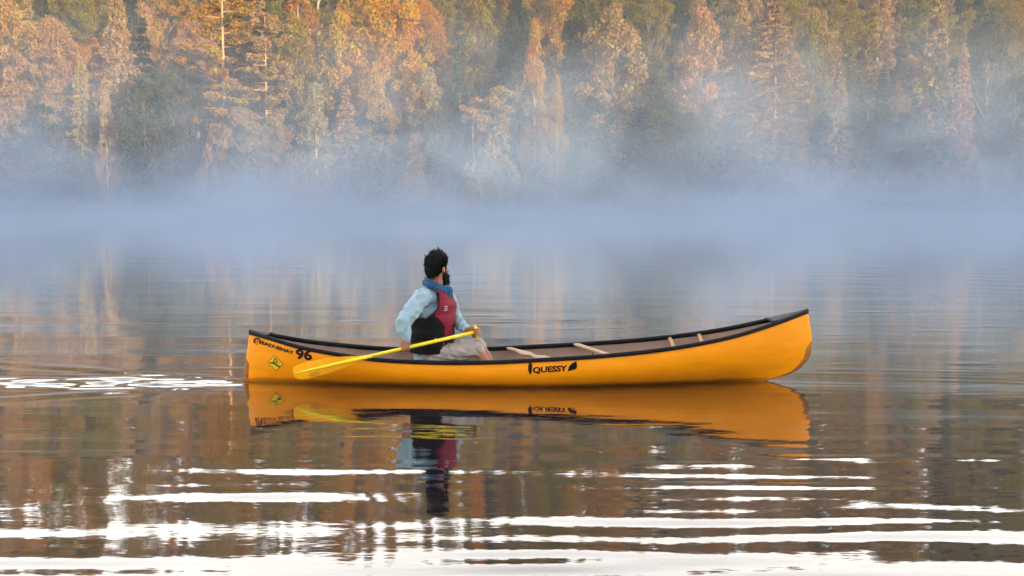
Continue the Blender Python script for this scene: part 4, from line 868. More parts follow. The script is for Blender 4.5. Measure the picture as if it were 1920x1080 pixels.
  ('bigbroad', 37.99, 201.9, 48.06, 16.76, 3.96, (0.2094, 0.156, 0.0683), 'pinkish broadleaf tree on the skyline behind the hazy tan broadleaf', 'trees packed on the far hillside'),
  ('spruce', 40.96, 204.6, 49.49, 17.21, 2.64, (0.1506, 0.1067, 0.0056), 'olive-green spruce on the skyline behind the hazy tan broadleaf', 'trees packed on the far hillside'),
  ('spruce', 45.07, 199.7, 46.87, 15.88, 2.82, (0.2605, 0.1269, 0.0133), 'amber spruce on the skyline behind the huge veiled spruce', 'trees packed on the far hillside'),
  ('broad', 49.1, 206.3, 50.41, 15.04, 3.38, (0.2142, 0.1412, 0.077), 'pinkish broadleaf tree on the skyline behind the huge veiled spruce', 'trees packed on the far hillside'),
  ('bigbroad', 52.96, 201.3, 47.76, 17.0, 4.29, (0.2462, 0.1271, 0.0117), 'amber broadleaf tree on the skyline behind the huge veiled spruce', 'trees packed on the far hillside'),
  ('birch', 56.79, 199.5, 46.79, 16.56, 2.81, (0.1361, 0.1081, 0.0053), 'olive-green slim birch on the skyline behind the middle-sized pale spruce', 'trees packed on the far hillside'),
  ('bigbroad', 59.61, 205.1, 49.74, 16.61, 4.32, (0.2303, 0.1506, 0.0717), 'pinkish broadleaf tree on the skyline behind the middle-sized pale spruce', 'trees packed on the far hillside'),
  ('bigbroad', 62.63, 200.8, 47.48, 15.32, 4.15, (0.1538, 0.1064, 0.0067), 'olive-green broadleaf tree on the skyline behind the middle-sized pale spruce', 'trees packed on the far hillside'),
  ('spruce', 66.23, 206.2, 50.36, 14.44, 2.25, (0.2516, 0.1362, 0.0497), 'tan spruce on the skyline behind the thin olive spruce', 'trees packed on the far hillside'),
  ('bigbroad', 69.98, 199.9, 46.97, 15.15, 4.11, (0.2419, 0.1279, 0.0117), 'amber broadleaf tree on the skyline behind the thin olive spruce', 'trees packed on the far hillside'),
  ('bigbroad', 73.11, 206.2, 50.34, 17.44, 4.63, (0.1411, 0.1044, 0.0066), 'olive-green broadleaf tree on the skyline behind the thin olive spruce', 'trees packed on the far hillside'),
  ('bigbroad', 77.0, 205.9, 50.19, 15.72, 3.74, (0.2205, 0.1567, 0.0591), 'tan broadleaf tree on the skyline behind the tall pale spruce', 'trees packed on the far hillside'),
  ('bigbroad', 81.12, 203.0, 48.64, 16.16, 4.46, (0.1409, 0.1037, 0.0064), 'olive-green broadleaf tree on the skyline behind the tall pale spruce', 'trees packed on the far hillside'),
  ('bigbroad', 83.77, 200.6, 47.34, 16.91, 3.84, (0.149, 0.116, 0.0063), 'olive-green broadleaf tree on the skyline behind the dark olive corner tree', 'trees packed on the far hillside'),
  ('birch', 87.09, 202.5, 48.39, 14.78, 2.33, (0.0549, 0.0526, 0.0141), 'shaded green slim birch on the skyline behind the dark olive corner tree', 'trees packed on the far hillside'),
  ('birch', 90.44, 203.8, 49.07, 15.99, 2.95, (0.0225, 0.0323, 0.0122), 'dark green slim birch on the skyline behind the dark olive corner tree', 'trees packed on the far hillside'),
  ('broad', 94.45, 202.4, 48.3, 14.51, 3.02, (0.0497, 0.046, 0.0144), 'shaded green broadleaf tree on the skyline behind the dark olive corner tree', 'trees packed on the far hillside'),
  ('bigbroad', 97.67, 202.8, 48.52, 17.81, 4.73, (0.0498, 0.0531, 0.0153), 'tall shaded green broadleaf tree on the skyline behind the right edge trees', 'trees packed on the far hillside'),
  ('bigbroad', 101.89, 200.3, 47.23, 14.88, 3.96, (0.1403, 0.1096, 0.0059), 'olive-green broadleaf tree on the skyline behind the right edge trees', 'trees packed on the far hillside'),
  ('spruce', 105.95, 201.3, 47.74, 15.79, 2.58, (0.0492, 0.0514, 0.0153), 'shaded green spruce on the skyline behind the right edge trees', 'trees packed on the far hillside'),
]
rt = random.Random(77)
_cnt = {}
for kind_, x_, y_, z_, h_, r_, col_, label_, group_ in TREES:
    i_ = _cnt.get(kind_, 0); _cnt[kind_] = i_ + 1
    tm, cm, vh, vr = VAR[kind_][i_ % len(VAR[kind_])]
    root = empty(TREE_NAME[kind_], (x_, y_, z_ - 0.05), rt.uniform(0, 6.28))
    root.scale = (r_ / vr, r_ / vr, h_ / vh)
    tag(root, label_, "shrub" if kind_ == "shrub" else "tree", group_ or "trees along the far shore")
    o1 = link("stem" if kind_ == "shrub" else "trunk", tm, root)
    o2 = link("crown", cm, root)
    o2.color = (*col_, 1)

# the wooded ridge behind the viewpoint: one mass, it keeps the early sun off the lake
def ridge_woods():
    rg = np.random.default_rng(91)
    V = []
    for yy in (-48, -56, -64, -72, -82):
        x = -140.0
        while x < 275:
            x += rg.uniform(2.6, 4.2)
            h = rg.uniform(12, 16.5)
            R = rg.uniform(1.7, 2.6)
            n = 150
            q = 1 - np.sqrt(rg.uniform(0, 1, n))
            a = rg.uniform(0, 6.28, n)
            rr = R * (1 - q) * np.sqrt(rg.uniform(0.1, 1, n)) + 0.05
            yt = yy + rg.uniform(-2, 2)
            C = np.stack([x + rr * np.cos(a), yt + rr * np.sin(a), float(ridge_z(x, yt)) + 0.5 + q * h], 1)
            V.append(cards(C, 0.75, rg))
    return quads_mesh("woods", np.concatenate(V))
wd = link("woods", ridge_woods(), None, [M_LEAF])
wd.color = (0.035, 0.045, 0.018, 1)
tag(wd, "dark conifer wood covering the ridge behind the viewpoint", kind="stuff")

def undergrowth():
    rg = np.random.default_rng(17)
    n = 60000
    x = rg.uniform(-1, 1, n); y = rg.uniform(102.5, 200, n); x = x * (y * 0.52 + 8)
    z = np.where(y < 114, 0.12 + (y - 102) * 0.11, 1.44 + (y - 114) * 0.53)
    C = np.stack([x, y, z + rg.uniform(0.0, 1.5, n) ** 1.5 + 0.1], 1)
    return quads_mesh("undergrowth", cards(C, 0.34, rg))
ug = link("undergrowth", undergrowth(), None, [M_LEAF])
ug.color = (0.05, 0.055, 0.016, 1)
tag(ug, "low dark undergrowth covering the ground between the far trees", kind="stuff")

# ------------------------------------------------------------------ air: even haze, and the morning mist lying on the water
def vol_box(name, lo, hi, label, mat):
    v = [(x, y, z) for x in (lo[0], hi[0]) for y in (lo[1], hi[1]) for z in (lo[2], hi[2])]
    f = [(0, 1, 3, 2), (4, 6, 7, 5), (0, 4, 5, 1), (2, 3, 7, 6), (0, 2, 6, 4), (1, 5, 7, 3)]
    o = link(name, mesh_from(name, v, f), None, [mat])
    tag(o, label, kind="stuff")
    return o

m_haze = bpy.data.materials.new("haze"); m_haze.use_nodes = True
N = NT(m_haze)
m_haze.node_tree.nodes.remove(m_haze.node_tree.nodes["Principled BSDF"])
pv = N.n("ShaderNodeVolumePrincipled")
pv.inputs["Color"].default_value = (0.62, 0.66, 0.74, 1)
pv.inputs["Density"].default_value = 0.0005
N.l(pv.outputs[0], m_haze.node_tree.nodes["Material Output"].inputs["Volume"])
vol_box("haze", (-170, -130, -1.5), (295, 260, 72), "faint even morning haze over the lake", m_haze)

m_mist = bpy.data.materials.new("mist"); m_mist.use_nodes = True
N = NT(m_mist)
m_mist.node_tree.nodes.remove(m_mist.node_tree.nodes["Principled BSDF"])
pv = N.n("ShaderNodeVolumePrincipled")
pv.inputs["Color"].default_value = (0.53, 0.69, 0.97, 1)
pv.inputs["Anisotropy"].default_value = 0.0
ge = N.n("ShaderNodeNewGeometry")
sp = N.n("ShaderNodeSeparateXYZ"); N.l(ge.outputs["Position"], sp.inputs[0])
X_, Y_, Z_ = sp.outputs
mpv = N.n("ShaderNodeMapping"); mpv.inputs["Scale"].default_value = (0.075, 0.04, 0.22)
N.l(ge.outputs["Position"], mpv.inputs[0])
n1 = N.n("ShaderNodeTexNoise"); n1.inputs["Scale"].default_value = 1.0; n1.inputs["Detail"].default_value = 3.5; n1.inputs["Roughness"].default_value = 0.55
N.l(mpv.outputs[0], n1.inputs["Vector"])
def mrange(v, a, b, c, d, smooth=True):
    r = N.n("ShaderNodeMapRange")
    if smooth: r.interpolation_type = "SMOOTHSTEP"
    N.l(v, r.inputs[0])
    for i, q in enumerate((a, b, c, d)): r.inputs[i + 1].default_value = q
    return r.outputs[0]
nz = mrange(n1.outputs[0], 0.30, 0.72, 0.0, 1.0)
mp2 = N.n("ShaderNodeMapping"); mp2.inputs["Scale"].default_value = (0.10, 0.06, 0.13)
mp2.inputs["Rotation"].default_value = (0, 0.35, 0)
N.l(ge.outputs["Position"], mp2.inputs[0])
n2 = N.n("ShaderNodeTexNoise"); n2.inputs["Scale"].default_value = 1.0; n2.inputs["Detail"].default_value = 3.0; n2.inputs["Roughness"].default_value = 0.6; n2.inputs["Distortion"].default_value = 0.6
N.l(mp2.outputs[0], n2.inputs["Vector"])
wisp = mrange(n2.outputs[0], 0.36, 0.70, 0.0, 1.0)
# low bank hugging the water
hs = mrange(nz, 0, 1, 0.7, 1.7, False)
low = math_node(N, "EXPONENT", math_node(N, "MULTIPLY", math_node(N, "DIVIDE", Z_, hs), -1.0))
lowd = math_node(N, "MULTIPLY", low, mrange(nz, 0, 1, 0.014, 0.062, False))
lowd = math_node(N, "MULTIPLY", lowd, mrange(Y_, 20, 58, 0.0, 1.0))
# thinner breath above it, before the lower trees
mid = math_node(N, "MULTIPLY", math_node(N, "EXPONENT", math_node(N, "DIVIDE", Z_, -6.2)), mrange(wisp, 0, 1, 0.15, 1.15, False))
mid = math_node(N, "MULTIPLY", mid, mrange(Y_, 48, 92, 0.0, 0.052))
# torn plumes climbing the forest, most on the right
pl = math_node(N, "MULTIPLY", math_node(N, "EXPONENT", math_node(N, "DIVIDE", Z_, -14.0)), wisp)
pl = math_node(N, "MULTIPLY", pl, mrange(nz, 0, 1, 0.3, 1.0, False))
pl = math_node(N, "MULTIPLY", math_node(N, "MULTIPLY", pl, mrange(X_, -5, 26, 0.30, 1.0)), mrange(Y_, 70, 98, 0.0, 0.009))
den = math_node(N, "ADD", math_node(N, "ADD", lowd, mid), pl)
den = math_node(N, "MULTIPLY", den, mrange(Z_, 12, 18, 1.0, 0.0))
N.l(den, pv.inputs["Density"])
N.l(pv.outputs[0], m_mist.node_tree.nodes["Material Output"].inputs["Volume"])
vol_box("mist", (-80, 20, -0.3), (80, 116, 18.5), "blue white mist lying on the water along the far shore", m_mist)

# ------------------------------------------------------------------ the canoe
CX, CY = 0.14, 9.5
SHEER_X = [-2.42, -2.296, -2.114, -1.886, -1.549, -1.23, -0.721, -0.27, 0.314, 0.814, 1.264, 1.597, 1.953, 2.265, 2.581, 2.70]
SHEER_Z = [0.462, 0.444, 0.408, 0.354, 0.300, 0.263, 0.240, 0.243, 0.270, 0.301, 0.343, 0.388, 0.455, 0.537, 0.628, 0.66]
def _sm(xa, ya):
    # monotone-looking cubic through the stations
    xa = np.array(xa); ya = np.array(ya)
    m_ = np.gradient(ya, xa)
    def f(x):
        x = np.asarray(x, float)
        i = np.clip(np.searchsorted(xa, x) - 1, 0, len(xa) - 2)
        h = xa[i + 1] - xa[i]; t = np.clip((x - xa[i]) / h, 0, 1)
        return ((2*t**3 - 3*t**2 + 1) * ya[i] + (t**3 - 2*t**2 + t) * h * m_[i] + (-2*t**3 + 3*t**2) * ya[i+1] + (t**3 - t**2) * h * m_[i+1])
    return f
sheer = _sm(SHEER_X, SHEER_Z)
RAIL = 0.036
bow_x = _sm([-0.03, 0.0, 0.066, 0.161, 0.284, 0.35, 0.463, 0.60, 0.70], [2.14, 2.23, 2.449, 2.578, 2.633, 2.636, 2.622, 2.597, 2.575])
stern_x = _sm([-0.10, -0.04, 0.08, 0.17, 0.30, 0.42, 0.5], [-2.25, -2.335, -2.355, -2.345, -2.325, -2.308, -2.295])
def keel(u): return np.where(u > 0, -0.085 + 0.073 * np.abs(u) ** 2.4, -0.085 + 0.005 * np.abs(u) ** 2)
def beam(u): return 0.42 * np.clip(1 - np.abs(u) ** 2.3, 0, 1) ** 0.85
ZB0, ZS0 = float(keel(np.array(1.0))), float(keel(np.array(-1.0)))
ZB1, ZS1 = 0.630 - RAIL, 0.446 - RAIL
def hull_x(u, t):
    xe = np.where(u > 0, bow_x(ZB0 + t * (ZB1 - ZB0)), stern_x(ZS0 + t * (ZS1 - ZS0)))
    return CX + np.abs(u) * (xe - CX)
def section(u, t):
    a = np.abs(u)
    n_ = 2.7 - 1.3 * a ** 2
    full = (1 - (1 - t) ** n_) ** (0.55 + 0.55 * a ** 1.2)
    return full * (1 + 0.035 * (1 - a) * np.sin(np.pi * t))
def hull_pt(u, t):
    u = np.asarray(u, float); t = np.asarray(t, float)
    x = hull_x(u, t)
    z0 = keel(u)
    zt = sheer(hull_x(u, np.ones_like(t))) - RAIL + 0.004
    z = z0 + t * (zt - z0)
    wv = beam(u) * section(u, t)
    return x, wv, z
def hull_half_width(x, z):
    """half width of the hull at a given length and height"""
    t = 0.6; u = (x - CX) / 2.45
    for _ in range(40):
        xe = float(bow_x(ZB0 + t * (ZB1 - ZB0))) if u > 0 else float(stern_x(ZS0 + t * (ZS1 - ZS0)))
        u = (1 if u > 0 else -1) * min(1, abs((x - CX) / (xe - CX)))
        z0 = float(keel(np.array(u))); zt = float(sheer(float(hull_x(np.array(u), np.array(1.0))))) - RAIL + 0.004
        t = min(1.0, max(0.0, (z - z0) / (zt - z0)))
    return float(beam(np.array(u)) * section(np.array(u), np.array(t)))

M_HULL = pbr("orange_hull", (0.94, 0.32, 0.001), 0.30, 0.26, coat=0.0, noise=0.09, nscale=3.0, bump=0.05, bscale=6, stretch=(1, 2, 5))
N = NT(M_HULL)          # brownish band painted in as the dark shading line just above the water
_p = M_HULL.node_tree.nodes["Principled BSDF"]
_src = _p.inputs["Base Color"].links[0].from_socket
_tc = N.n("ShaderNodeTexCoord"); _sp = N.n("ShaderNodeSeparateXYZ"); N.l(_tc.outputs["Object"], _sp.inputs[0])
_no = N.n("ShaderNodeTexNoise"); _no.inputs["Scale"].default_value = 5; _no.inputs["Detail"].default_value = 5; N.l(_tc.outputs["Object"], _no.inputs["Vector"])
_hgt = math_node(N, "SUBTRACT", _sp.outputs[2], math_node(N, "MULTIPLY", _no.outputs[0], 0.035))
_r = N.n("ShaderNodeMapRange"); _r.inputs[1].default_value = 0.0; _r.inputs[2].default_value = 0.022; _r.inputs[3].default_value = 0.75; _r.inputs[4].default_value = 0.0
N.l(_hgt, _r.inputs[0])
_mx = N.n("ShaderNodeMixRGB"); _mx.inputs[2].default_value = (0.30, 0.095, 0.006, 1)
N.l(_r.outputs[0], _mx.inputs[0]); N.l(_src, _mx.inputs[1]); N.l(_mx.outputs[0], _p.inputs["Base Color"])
M_LINER = pbr("tan_liner", (0.30, 0.205, 0.165), 0.75, 0.3, noise=0.15, nscale=10, bump=0.1, bscale=40)
M_RAIL = pbr("black_vinyl", (0.004, 0.0045, 0.006), 0.5, 0.18, noise=0.2, nscale=20, bump=0.05)
M_WOOD = pbr("ash_wood", (0.42, 0.27, 0.16), 0.5, 0.4, noise=0.25, nscale=6, stretch=(1, 8, 8), bump=0.08)
M_HONEY = pbr("honey_wood", (0.34, 0.15, 0.025), 0.45, 0.4, noise=0.2, nscale=8)
M_SKID = pbr("brown_skid_plate", (0.33, 0.115, 0.012), 0.6, 0.35, noise=0.35, nscale=14, bump=0.3, bscale=70)
M_INK = pbr("black_decal", (0.004, 0.004, 0.004), 0.5, 0.2)
M_STICK = pbr("yellow_sticker", (0.80, 0.55, 0.02), 0.4, 0.4)

canoe = empty("canoe", (CX, CY, 0))
tag(canoe, "bright orange canoe with black gunwales numbered 96, gliding on the lake", "canoe")
def local(P, root=(CX, CY, 0)):
    return [(p_[0] - root[0], p_[1] - root[1], p_[2] - root[2]) for p_ in P]
def part(name, verts, faces, mat, root=canoe, smooth=True, base=None):
    b = base or tuple(root.matrix_basis.translation) if root.parent is None else base
    me = mesh_from(name, local(verts, b), faces, smooth)
    return link(name, me, root, [mat])
def from_bm(name, bm, mat, root, base, smooth=True):
    bmesh.ops.recalc_face_normals(bm, faces=bm.faces)
    bmesh.ops.translate(bm, verts=bm.verts, vec=Vector((-base[0], -base[1], -base[2])))
    for f in bm.faces: f.smooth = smooth
    return link(name, bm_mesh(name, bm), root, [mat])
CB = (CX, CY, 0)

def shell(inset, zmin, n_u=121, n_t=22):
    us = np.sin(np.linspace(-1, 1, n_u) * math.pi / 2)
    ts = np.linspace(0, 1, n_t) ** 1.25
    U, T = np.meshgrid(us, ts, indexing="ij")
    x, wv, z = hull_pt(U, T)
    if inset:
        x = CX + (x - CX) * (1 - inset * 0.6)
        wv = np.maximum(wv - inset, 0)
        z = np.maximum(z, zmin)
    bm = bmesh.new()
    rows = []
    for i in range(n_u):
        r = [bm.verts.new((x[i, j], CY - wv[i, j], z[i, j])) for j in range(n_t - 1, -1, -1)]
        r += [bm.verts.new((x[i, j], CY + wv[i, j], z[i, j])) for j in range(1, n_t)]
        rows.append(r)
    for i in range(n_u - 1):
        for k in range(len(rows[0]) - 1):
            bm.faces.new((rows[i][k], rows[i][k + 1], rows[i + 1][k + 1], rows[i + 1][k]))
    bmesh.ops.remove_doubles(bm, verts=bm.verts, dist=0.0004)
    bmesh.ops.dissolve_degenerate(bm, edges=bm.edges, dist=0.0003)
    return bm
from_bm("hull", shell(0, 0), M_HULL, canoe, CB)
from_bm("liner", shell(0.010, 0.022), M_LINER, canoe, CB)

def sweep(bm, path, prof):
    """prof: list of (outward, up) offsets, path: list of (point, outward unit)"""
    prev = None
    for p_, o_ in path:
        ring = [bm.verts.new(Vector(p_) + Vector(o_) * a + Vector((0, 0, b))) for a, b in prof]
        if prev:
            for k in range(len(ring)):
                bm.faces.new((prev[k], prev[(k + 1) % len(ring)], ring[(k + 1) % len(ring)], ring[k]))
        else:
            bm.faces.new(ring)
        prev = ring
    bm.faces.new(prev)
def rail(sgn):
    bm = bmesh.new()
    path = []
    for u in np.sin(np.linspace(-1, 1, 110) * math.pi / 2):
        u = float(u) * 0.9995
        x, wv, z = hull_pt(u, 1.0)
        path.append(((float(x), CY + sgn * float(wv), float(z) - 0.004), (0, sgn, 0)))
    hh = RAIL
    prof = [(0.016, 0.004), (0.019, 0.010), (0.019, hh - 0.008), (0.013, hh), (-0.010, hh), (-0.016, hh - 0.006), (-0.016, -0.002), (0.0, -0.002), (0.0, 0.0)]
    sweep(bm, path, prof)
    return bm
from_bm("gunwale", rail(-1), M_RAIL, canoe, CB)
from_bm("gunwale", rail(1), M_RAIL, canoe, CB)

def deck(ua, ub):
    """black end deck between the rails, with a raised lip at its inner edge"""
    bm = bmesh.new()
    rows = []
    n = 12
    for i in range(n + 1):
        u = ua + (ub - ua) * i / n
        x, wv, z = hull_pt(u, 1.0)
        wv = float(wv) + 0.014
        lip = 0.010 * max(0, 1 - i / 1.4)
        rows.append([bm.verts.new((float(x), CY + s * wv, float(z) + RAIL - 0.006 + lip + 0.012 * (1 - abs(s)))) for s in (-1, -0.6, 0, 0.6, 1)])
    for i in range(n):
        for k in range(4):
            bm.faces.new((rows[i][k], rows[i][k + 1], rows[i + 1][k + 1], rows[i + 1][k]))
    r = bmesh.ops.extrude_face_region(bm, geom=bm.faces[:])
    bmesh.ops.translate(bm, verts=[v for v in r["geom"] if isinstance(v, bmesh.types.BMVert)], vec=(0, 0, -0.022))
    return bm
from_bm("end_deck", deck(0.86, 0.999), M_RAIL, canoe, CB)
from_bm("end_deck", deck(-0.925, -0.999), M_RAIL, canoe, CB)

def skid(sgn, tmax):
    bm = bmesh.new()
    rows = []
    for t in np.linspace(0.0, tmax, 18):
        wd_ = 0.055 if sgn > 0 else 0.040
        taper = min(1.0, (tmax - t) / (0.16 * tmax) + 0.15)
        ring = []
        for k, du in enumerate((1.0, 0.55, 0.0, 0.55, 1.0)):
            side = -1 if k < 2 else 1
            u = sgn * (1 - du * wd_ * taper / 2.45)
            x, wv, z = hull_pt(u, float(t))
            off = 0.0035 if du < 0.9 else -0.001
            x = float(x) + sgn * (0.0045 if du == 0 else 0.002)
            ring.append(bm.verts.new((x, CY + side * (float(wv) + off) * (0 if du == 0 else 1), float(z) - 0.003)))
        rows.append(ring)
    for a, b in zip(rows, rows[1:]):
        for k in range(4):
            bm.faces.new((a[k], a[k + 1], b[k + 1], b[k]))
    return bm
from_bm("skid_plate", skid(1, 0.60), M_SKID, canoe, CB)
from_bm("skid_plate", skid(-1, 0.56), M_SKID, canoe, CB)

def bar(bm, a, b, wy, wz, n=10, shape=None):
    """rounded bar from a to b, shape(s)->(width factor, dz)"""
    a, b = Vector(a), Vector(b)
    d = (b - a).normalized()
    side = d.cross(Vector((0, 0, 1))).normalized()
    prev = None
    for i in range(n + 1):
        s = i / n
        f, dz = shape(s) if shape else (1, 0)
        c = a + (b - a) * s + Vector((0, 0, dz))
        ring = [bm.verts.new(c + side * wy * f * q[0] + Vector((0, 0, wz * q[1]))) for q in ((1, .4), (.7, 1), (-.7, 1), (-1, .4), (-1, -.4), (-.7, -1), (.7, -1), (1, -.4))]
        if prev:
            for k in range(8): bm.faces.new((prev[k], prev[(k + 1) % 8], ring[(k + 1) % 8], ring[k]))
        else: bm.faces.new(ring)
        prev = ring
    bm.faces.new(prev)
bm = bmesh.new()
bar(bm, (-0.03, CY + 0.40, 0.232), (0.40, CY - 0.40, 0.236), 0.032, 0.011, 28,
    lambda s: (0.75 + 1.1 * math.exp(-((s - 0.36) / 0.10) ** 2) + 1.3 * math.exp(-((s - 0.66) / 0.10) ** 2) - 0.5 * math.exp(-((s - 0.5) / 0.05) ** 2), -0.012 * math.exp(-((s - 0.5) / 0.2) ** 2)))
from_bm("carrying_yoke", bm, M_WOOD, canoe, CB)
bm = bmesh.new()
bar(bm, (0.59, CY + 0.40, 0.268), (0.86, CY - 0.385, 0.272), 0.030, 0.012, 16, lambda s: (1 - 0.25 * math.sin(math.pi * s), 0))
th = from_bm("thwart", bm, M_WOOD, canoe, CB)
bm = bmesh.new(); bar(bm, (0.70, CY - 0.12, 0.262), (0.70, CY - 0.121, 0.13), 0.006, 0.006, 4)
from_bm("strap", bm, M_RAIL, th, CB)
for xa, xb, ya in ((1.436, 1.380, 0.33), (1.690, 1.628, 0.27)):
    bm = bmesh.new()
    za = float(sheer(xa)) - 0.03
    bar(bm, (xa, CY + ya, za), (xb, CY - ya, float(sheer(xb)) - 0.03), 0.017, 0.011, 8)
    from_bm("seat_rail", bm, M_HONEY, canoe, CB)
# the paddler's seat: frame rails with a woven panel between them
bm = bmesh.new()
bar(bm, (-0.84, CY + 0.37, 0.150), (-0.84, CY - 0.37, 0.150), 0.02, 0.012, 6)
bar(bm, (-0.52, CY + 0.38, 0.150), (-0.52, CY - 0.38, 0.150), 0.02, 0.012, 6)
bar(bm, (-0.86, CY + 0.2, 0.150), (-0.50, CY + 0.2, 0.150), 0.015, 0.010, 4)
bar(bm, (-0.86, CY - 0.2, 0.150), (-0.50, CY - 0.2, 0.150), 0.015, 0.010, 4)
st = from_bm("seat", bm, M_WOOD, canoe, CB)
bm = bmesh.new()
for i in range(8):
    y = CY - 0.18 + 0.36 * i / 7
    bar(bm, (-0.83, y, 0.154), (-0.53, y, 0.154), 0.02, 0.003, 3)
from_bm("seat_webbing", bm, M_RAIL, st, CB)

# ---- writing and emblems that follow the near side of the hull
def on_hull(pts2, lift):
    out = []
    for x, z in pts2:
        out.append((x, CY - hull_half_width(x, z) - lift, z))
    return out
def subdivide_tris(bm, maxlen):
    for _ in range(4):
        es = [e for e in bm.edges if e.calc_length() > maxlen]
        if not es: break
        bmesh.ops.subdivide_edges(bm, edges=es, cuts=1)
        bmesh.ops.triangulate(bm, faces=bm.faces[:])
def decal_poly(name, loops, mat, lift=0.0025, maxlen=0.03, parent=canoe):
    """loops: list of closed outlines in (x, z) on the hull's near side"""
    bm = bmesh.new()
    for lp in loops:
        vs = [bm.verts.new((x, 0, z)) for x, z in lp]
        bm.faces.new(vs)
    bmesh.ops.triangulate(bm, faces=bm.faces[:])
    subdivide_tris(bm, maxlen)
    for v in bm.verts:
        v.co = on_hull([(v.co.x, v.co.z)], lift)[0]
    for f in bm.faces:
        f.normal_update()
        if f.normal.y > 0: f.normal_flip()
    bmesh.ops.translate(bm, verts=bm.verts, vec=(-CX, -CY, 0))
    me = bm_mesh(name, bm)
    return link(name, me, parent, [mat])
def decal_text(name, body, x0, z0, width, height, slope, label=None, bold=0.0, shear=0.0):
    cu = bpy.data.curves.new("lettering", "FONT")
    cu.body = body; cu.size = 1; cu.offset = bold; cu.shear = shear; cu.resolution_u = 3
    tmp = bpy.data.objects.new("lettering_tmp", cu); COL.objects.link(tmp)
    dg = bpy.context.evaluated_depsgraph_get()
    me = bpy.data.meshes.new_from_object(tmp.evaluated_get(dg))
    bpy.data.objects.remove(tmp); bpy.data.curves.remove(cu)
    bm = bmesh.new(); bm.from_mesh(me); bpy.data.meshes.remove(me)
    xs_ = [v.co.x for v in bm.verts]; ys_ = [v.co.y for v in bm.verts]
    ax, bx_, ay, by_ = min(xs_), max(xs_), min(ys_), max(ys_)
    bmesh.ops.triangulate(bm, faces=bm.faces[:])
    for v in bm.verts:
        a = (v.co.x - ax) / (bx_ - ax) * width; b = (v.co.y - ay) / (by_ - ay) * height
        x = x0 + a; z = z0 + b + slope * a
        v.co = on_hull([(x, z)], 0.0028)[0]
    for f in bm.faces:
        f.normal_update()
        if f.normal.y > 0: f.normal_flip()
    bmesh.ops.translate(bm, verts=bm.verts, vec=(-CX, -CY, 0))
    o = link(name, bm_mesh(name, bm), canoe, [M_INK])
    if label: o["label"] = label
    return o
decal_text("lettering", "BADUENAY", -2.185, 0.333, 0.300, 0.034, -0.262, "black maker's lettering under the stern rail", bold=0.045)
decal_text("number", "96", -1.868, 0.218, 0.150, 0.096, -0.06, "bold black race number 96", bold=0.045)
decal_text("lettering", "QUESSY", 0.175, 0.128, 0.292, 0.062, 0.055, "black lettering amidships between two small shapes", bold=0.042)
# ring emblem beside the stern lettering
def arc(cx, cz, r0, r1, a0, a1, n=18):
    o = [(cx + r1 * math.cos(a0 + (a1 - a0) * i / n), cz + r1 * math.sin(a0 + (a1 - a0) * i / n)) for i in range(n + 1)]
    i_ = [(cx + r0 * math.cos(a1 - (a1 - a0) * i / n), cz + r0 * 1.05 * math.sin(a1 - (a1 - a0) * i / n)) for i in range(n + 1)]
    return o + i_
ex, ez = -2.228, 0.352
decal_poly("emblem", [arc(ex, ez, 0.024, 0.038, rad(-35), rad(205)),
    [(ex - 0.004, ez + 0.028), (ex + 0.005, ez + 0.028), (ex + 0.003, ez - 0.034), (ex - 0.002, ez - 0.034)],
    [(ex - 0.020, ez + 0.012), (ex - 0.015, ez + 0.016), (ex - 0.013, ez - 0.028), (ex - 0.017, ez - 0.028)]], M_INK)
# crescent and blade shapes either side of the midship lettering
decal_poly("emblem", [[(0.149, 0.230), (0.139, 0.207), (0.135, 0.182), (0.138, 0.156), (0.148, 0.131), (0.162, 0.126), (0.155, 0.148), (0.1525, 0.172), (0.156, 0.194), (0.172, 0.211)]], M_INK)
decal_poly("emblem", [[(0.468, 0.149), (0.500, 0.160), (0.536, 0.170), (0.546, 0.182), (0.548, 0.205), (0.541, 0.240), (0.520, 0.228), (0.495, 0.212), (0.480, 0.192)]], M_INK)
# diamond warning sticker
dx, dz = -2.063, 0.172
def dia(r, sx=1.0): return [(dx - r * sx, dz + 0.004), (dx - 0.002, dz + r), (dx + r * sx, dz - 0.004), (dx + 0.002, dz - r)]
stk = decal_poly("sticker", [dia(0.074)], M_INK, lift=0.002)
stk["label"] = "yellow diamond sticker with a black border and pictogram"
decal_poly("sticker_face", [dia(0.068)], M_STICK, lift=0.0035, parent=stk)
def bandq(a, b, w_):
    ddx, ddz = b[0] - a[0], b[1] - a[1]; L_ = math.hypot(ddx, ddz); px_, pz_ = -ddz / L_ * w_, ddx / L_ * w_
    return [(a[0] + px_, a[1] + pz_), (a[0] - px_, a[1] - pz_), (b[0] - px_, b[1] - pz_), (b[0] + px_, b[1] + pz_)]
decal_poly("pictogram", [bandq((dx - 0.050, dz + 0.004), (dx - 0.008, dz - 0.006), 0.0055), bandq((dx - 0.008, dz - 0.0055), (dx + 0.040, dz - 0.034), 0.0065),
    bandq((dx - 0.020, dz + 0.004), (dx + 0.002, dz + 0.048), 0.0035), bandq((dx + 0.003, dz + 0.047), (dx + 0.026, dz + 0.006), 0.0035), bandq((dx - 0.016, dz + 0.007), (dx + 0.024, dz + 0.0075), 0.003)], M_INK, lift=0.005, parent=stk)

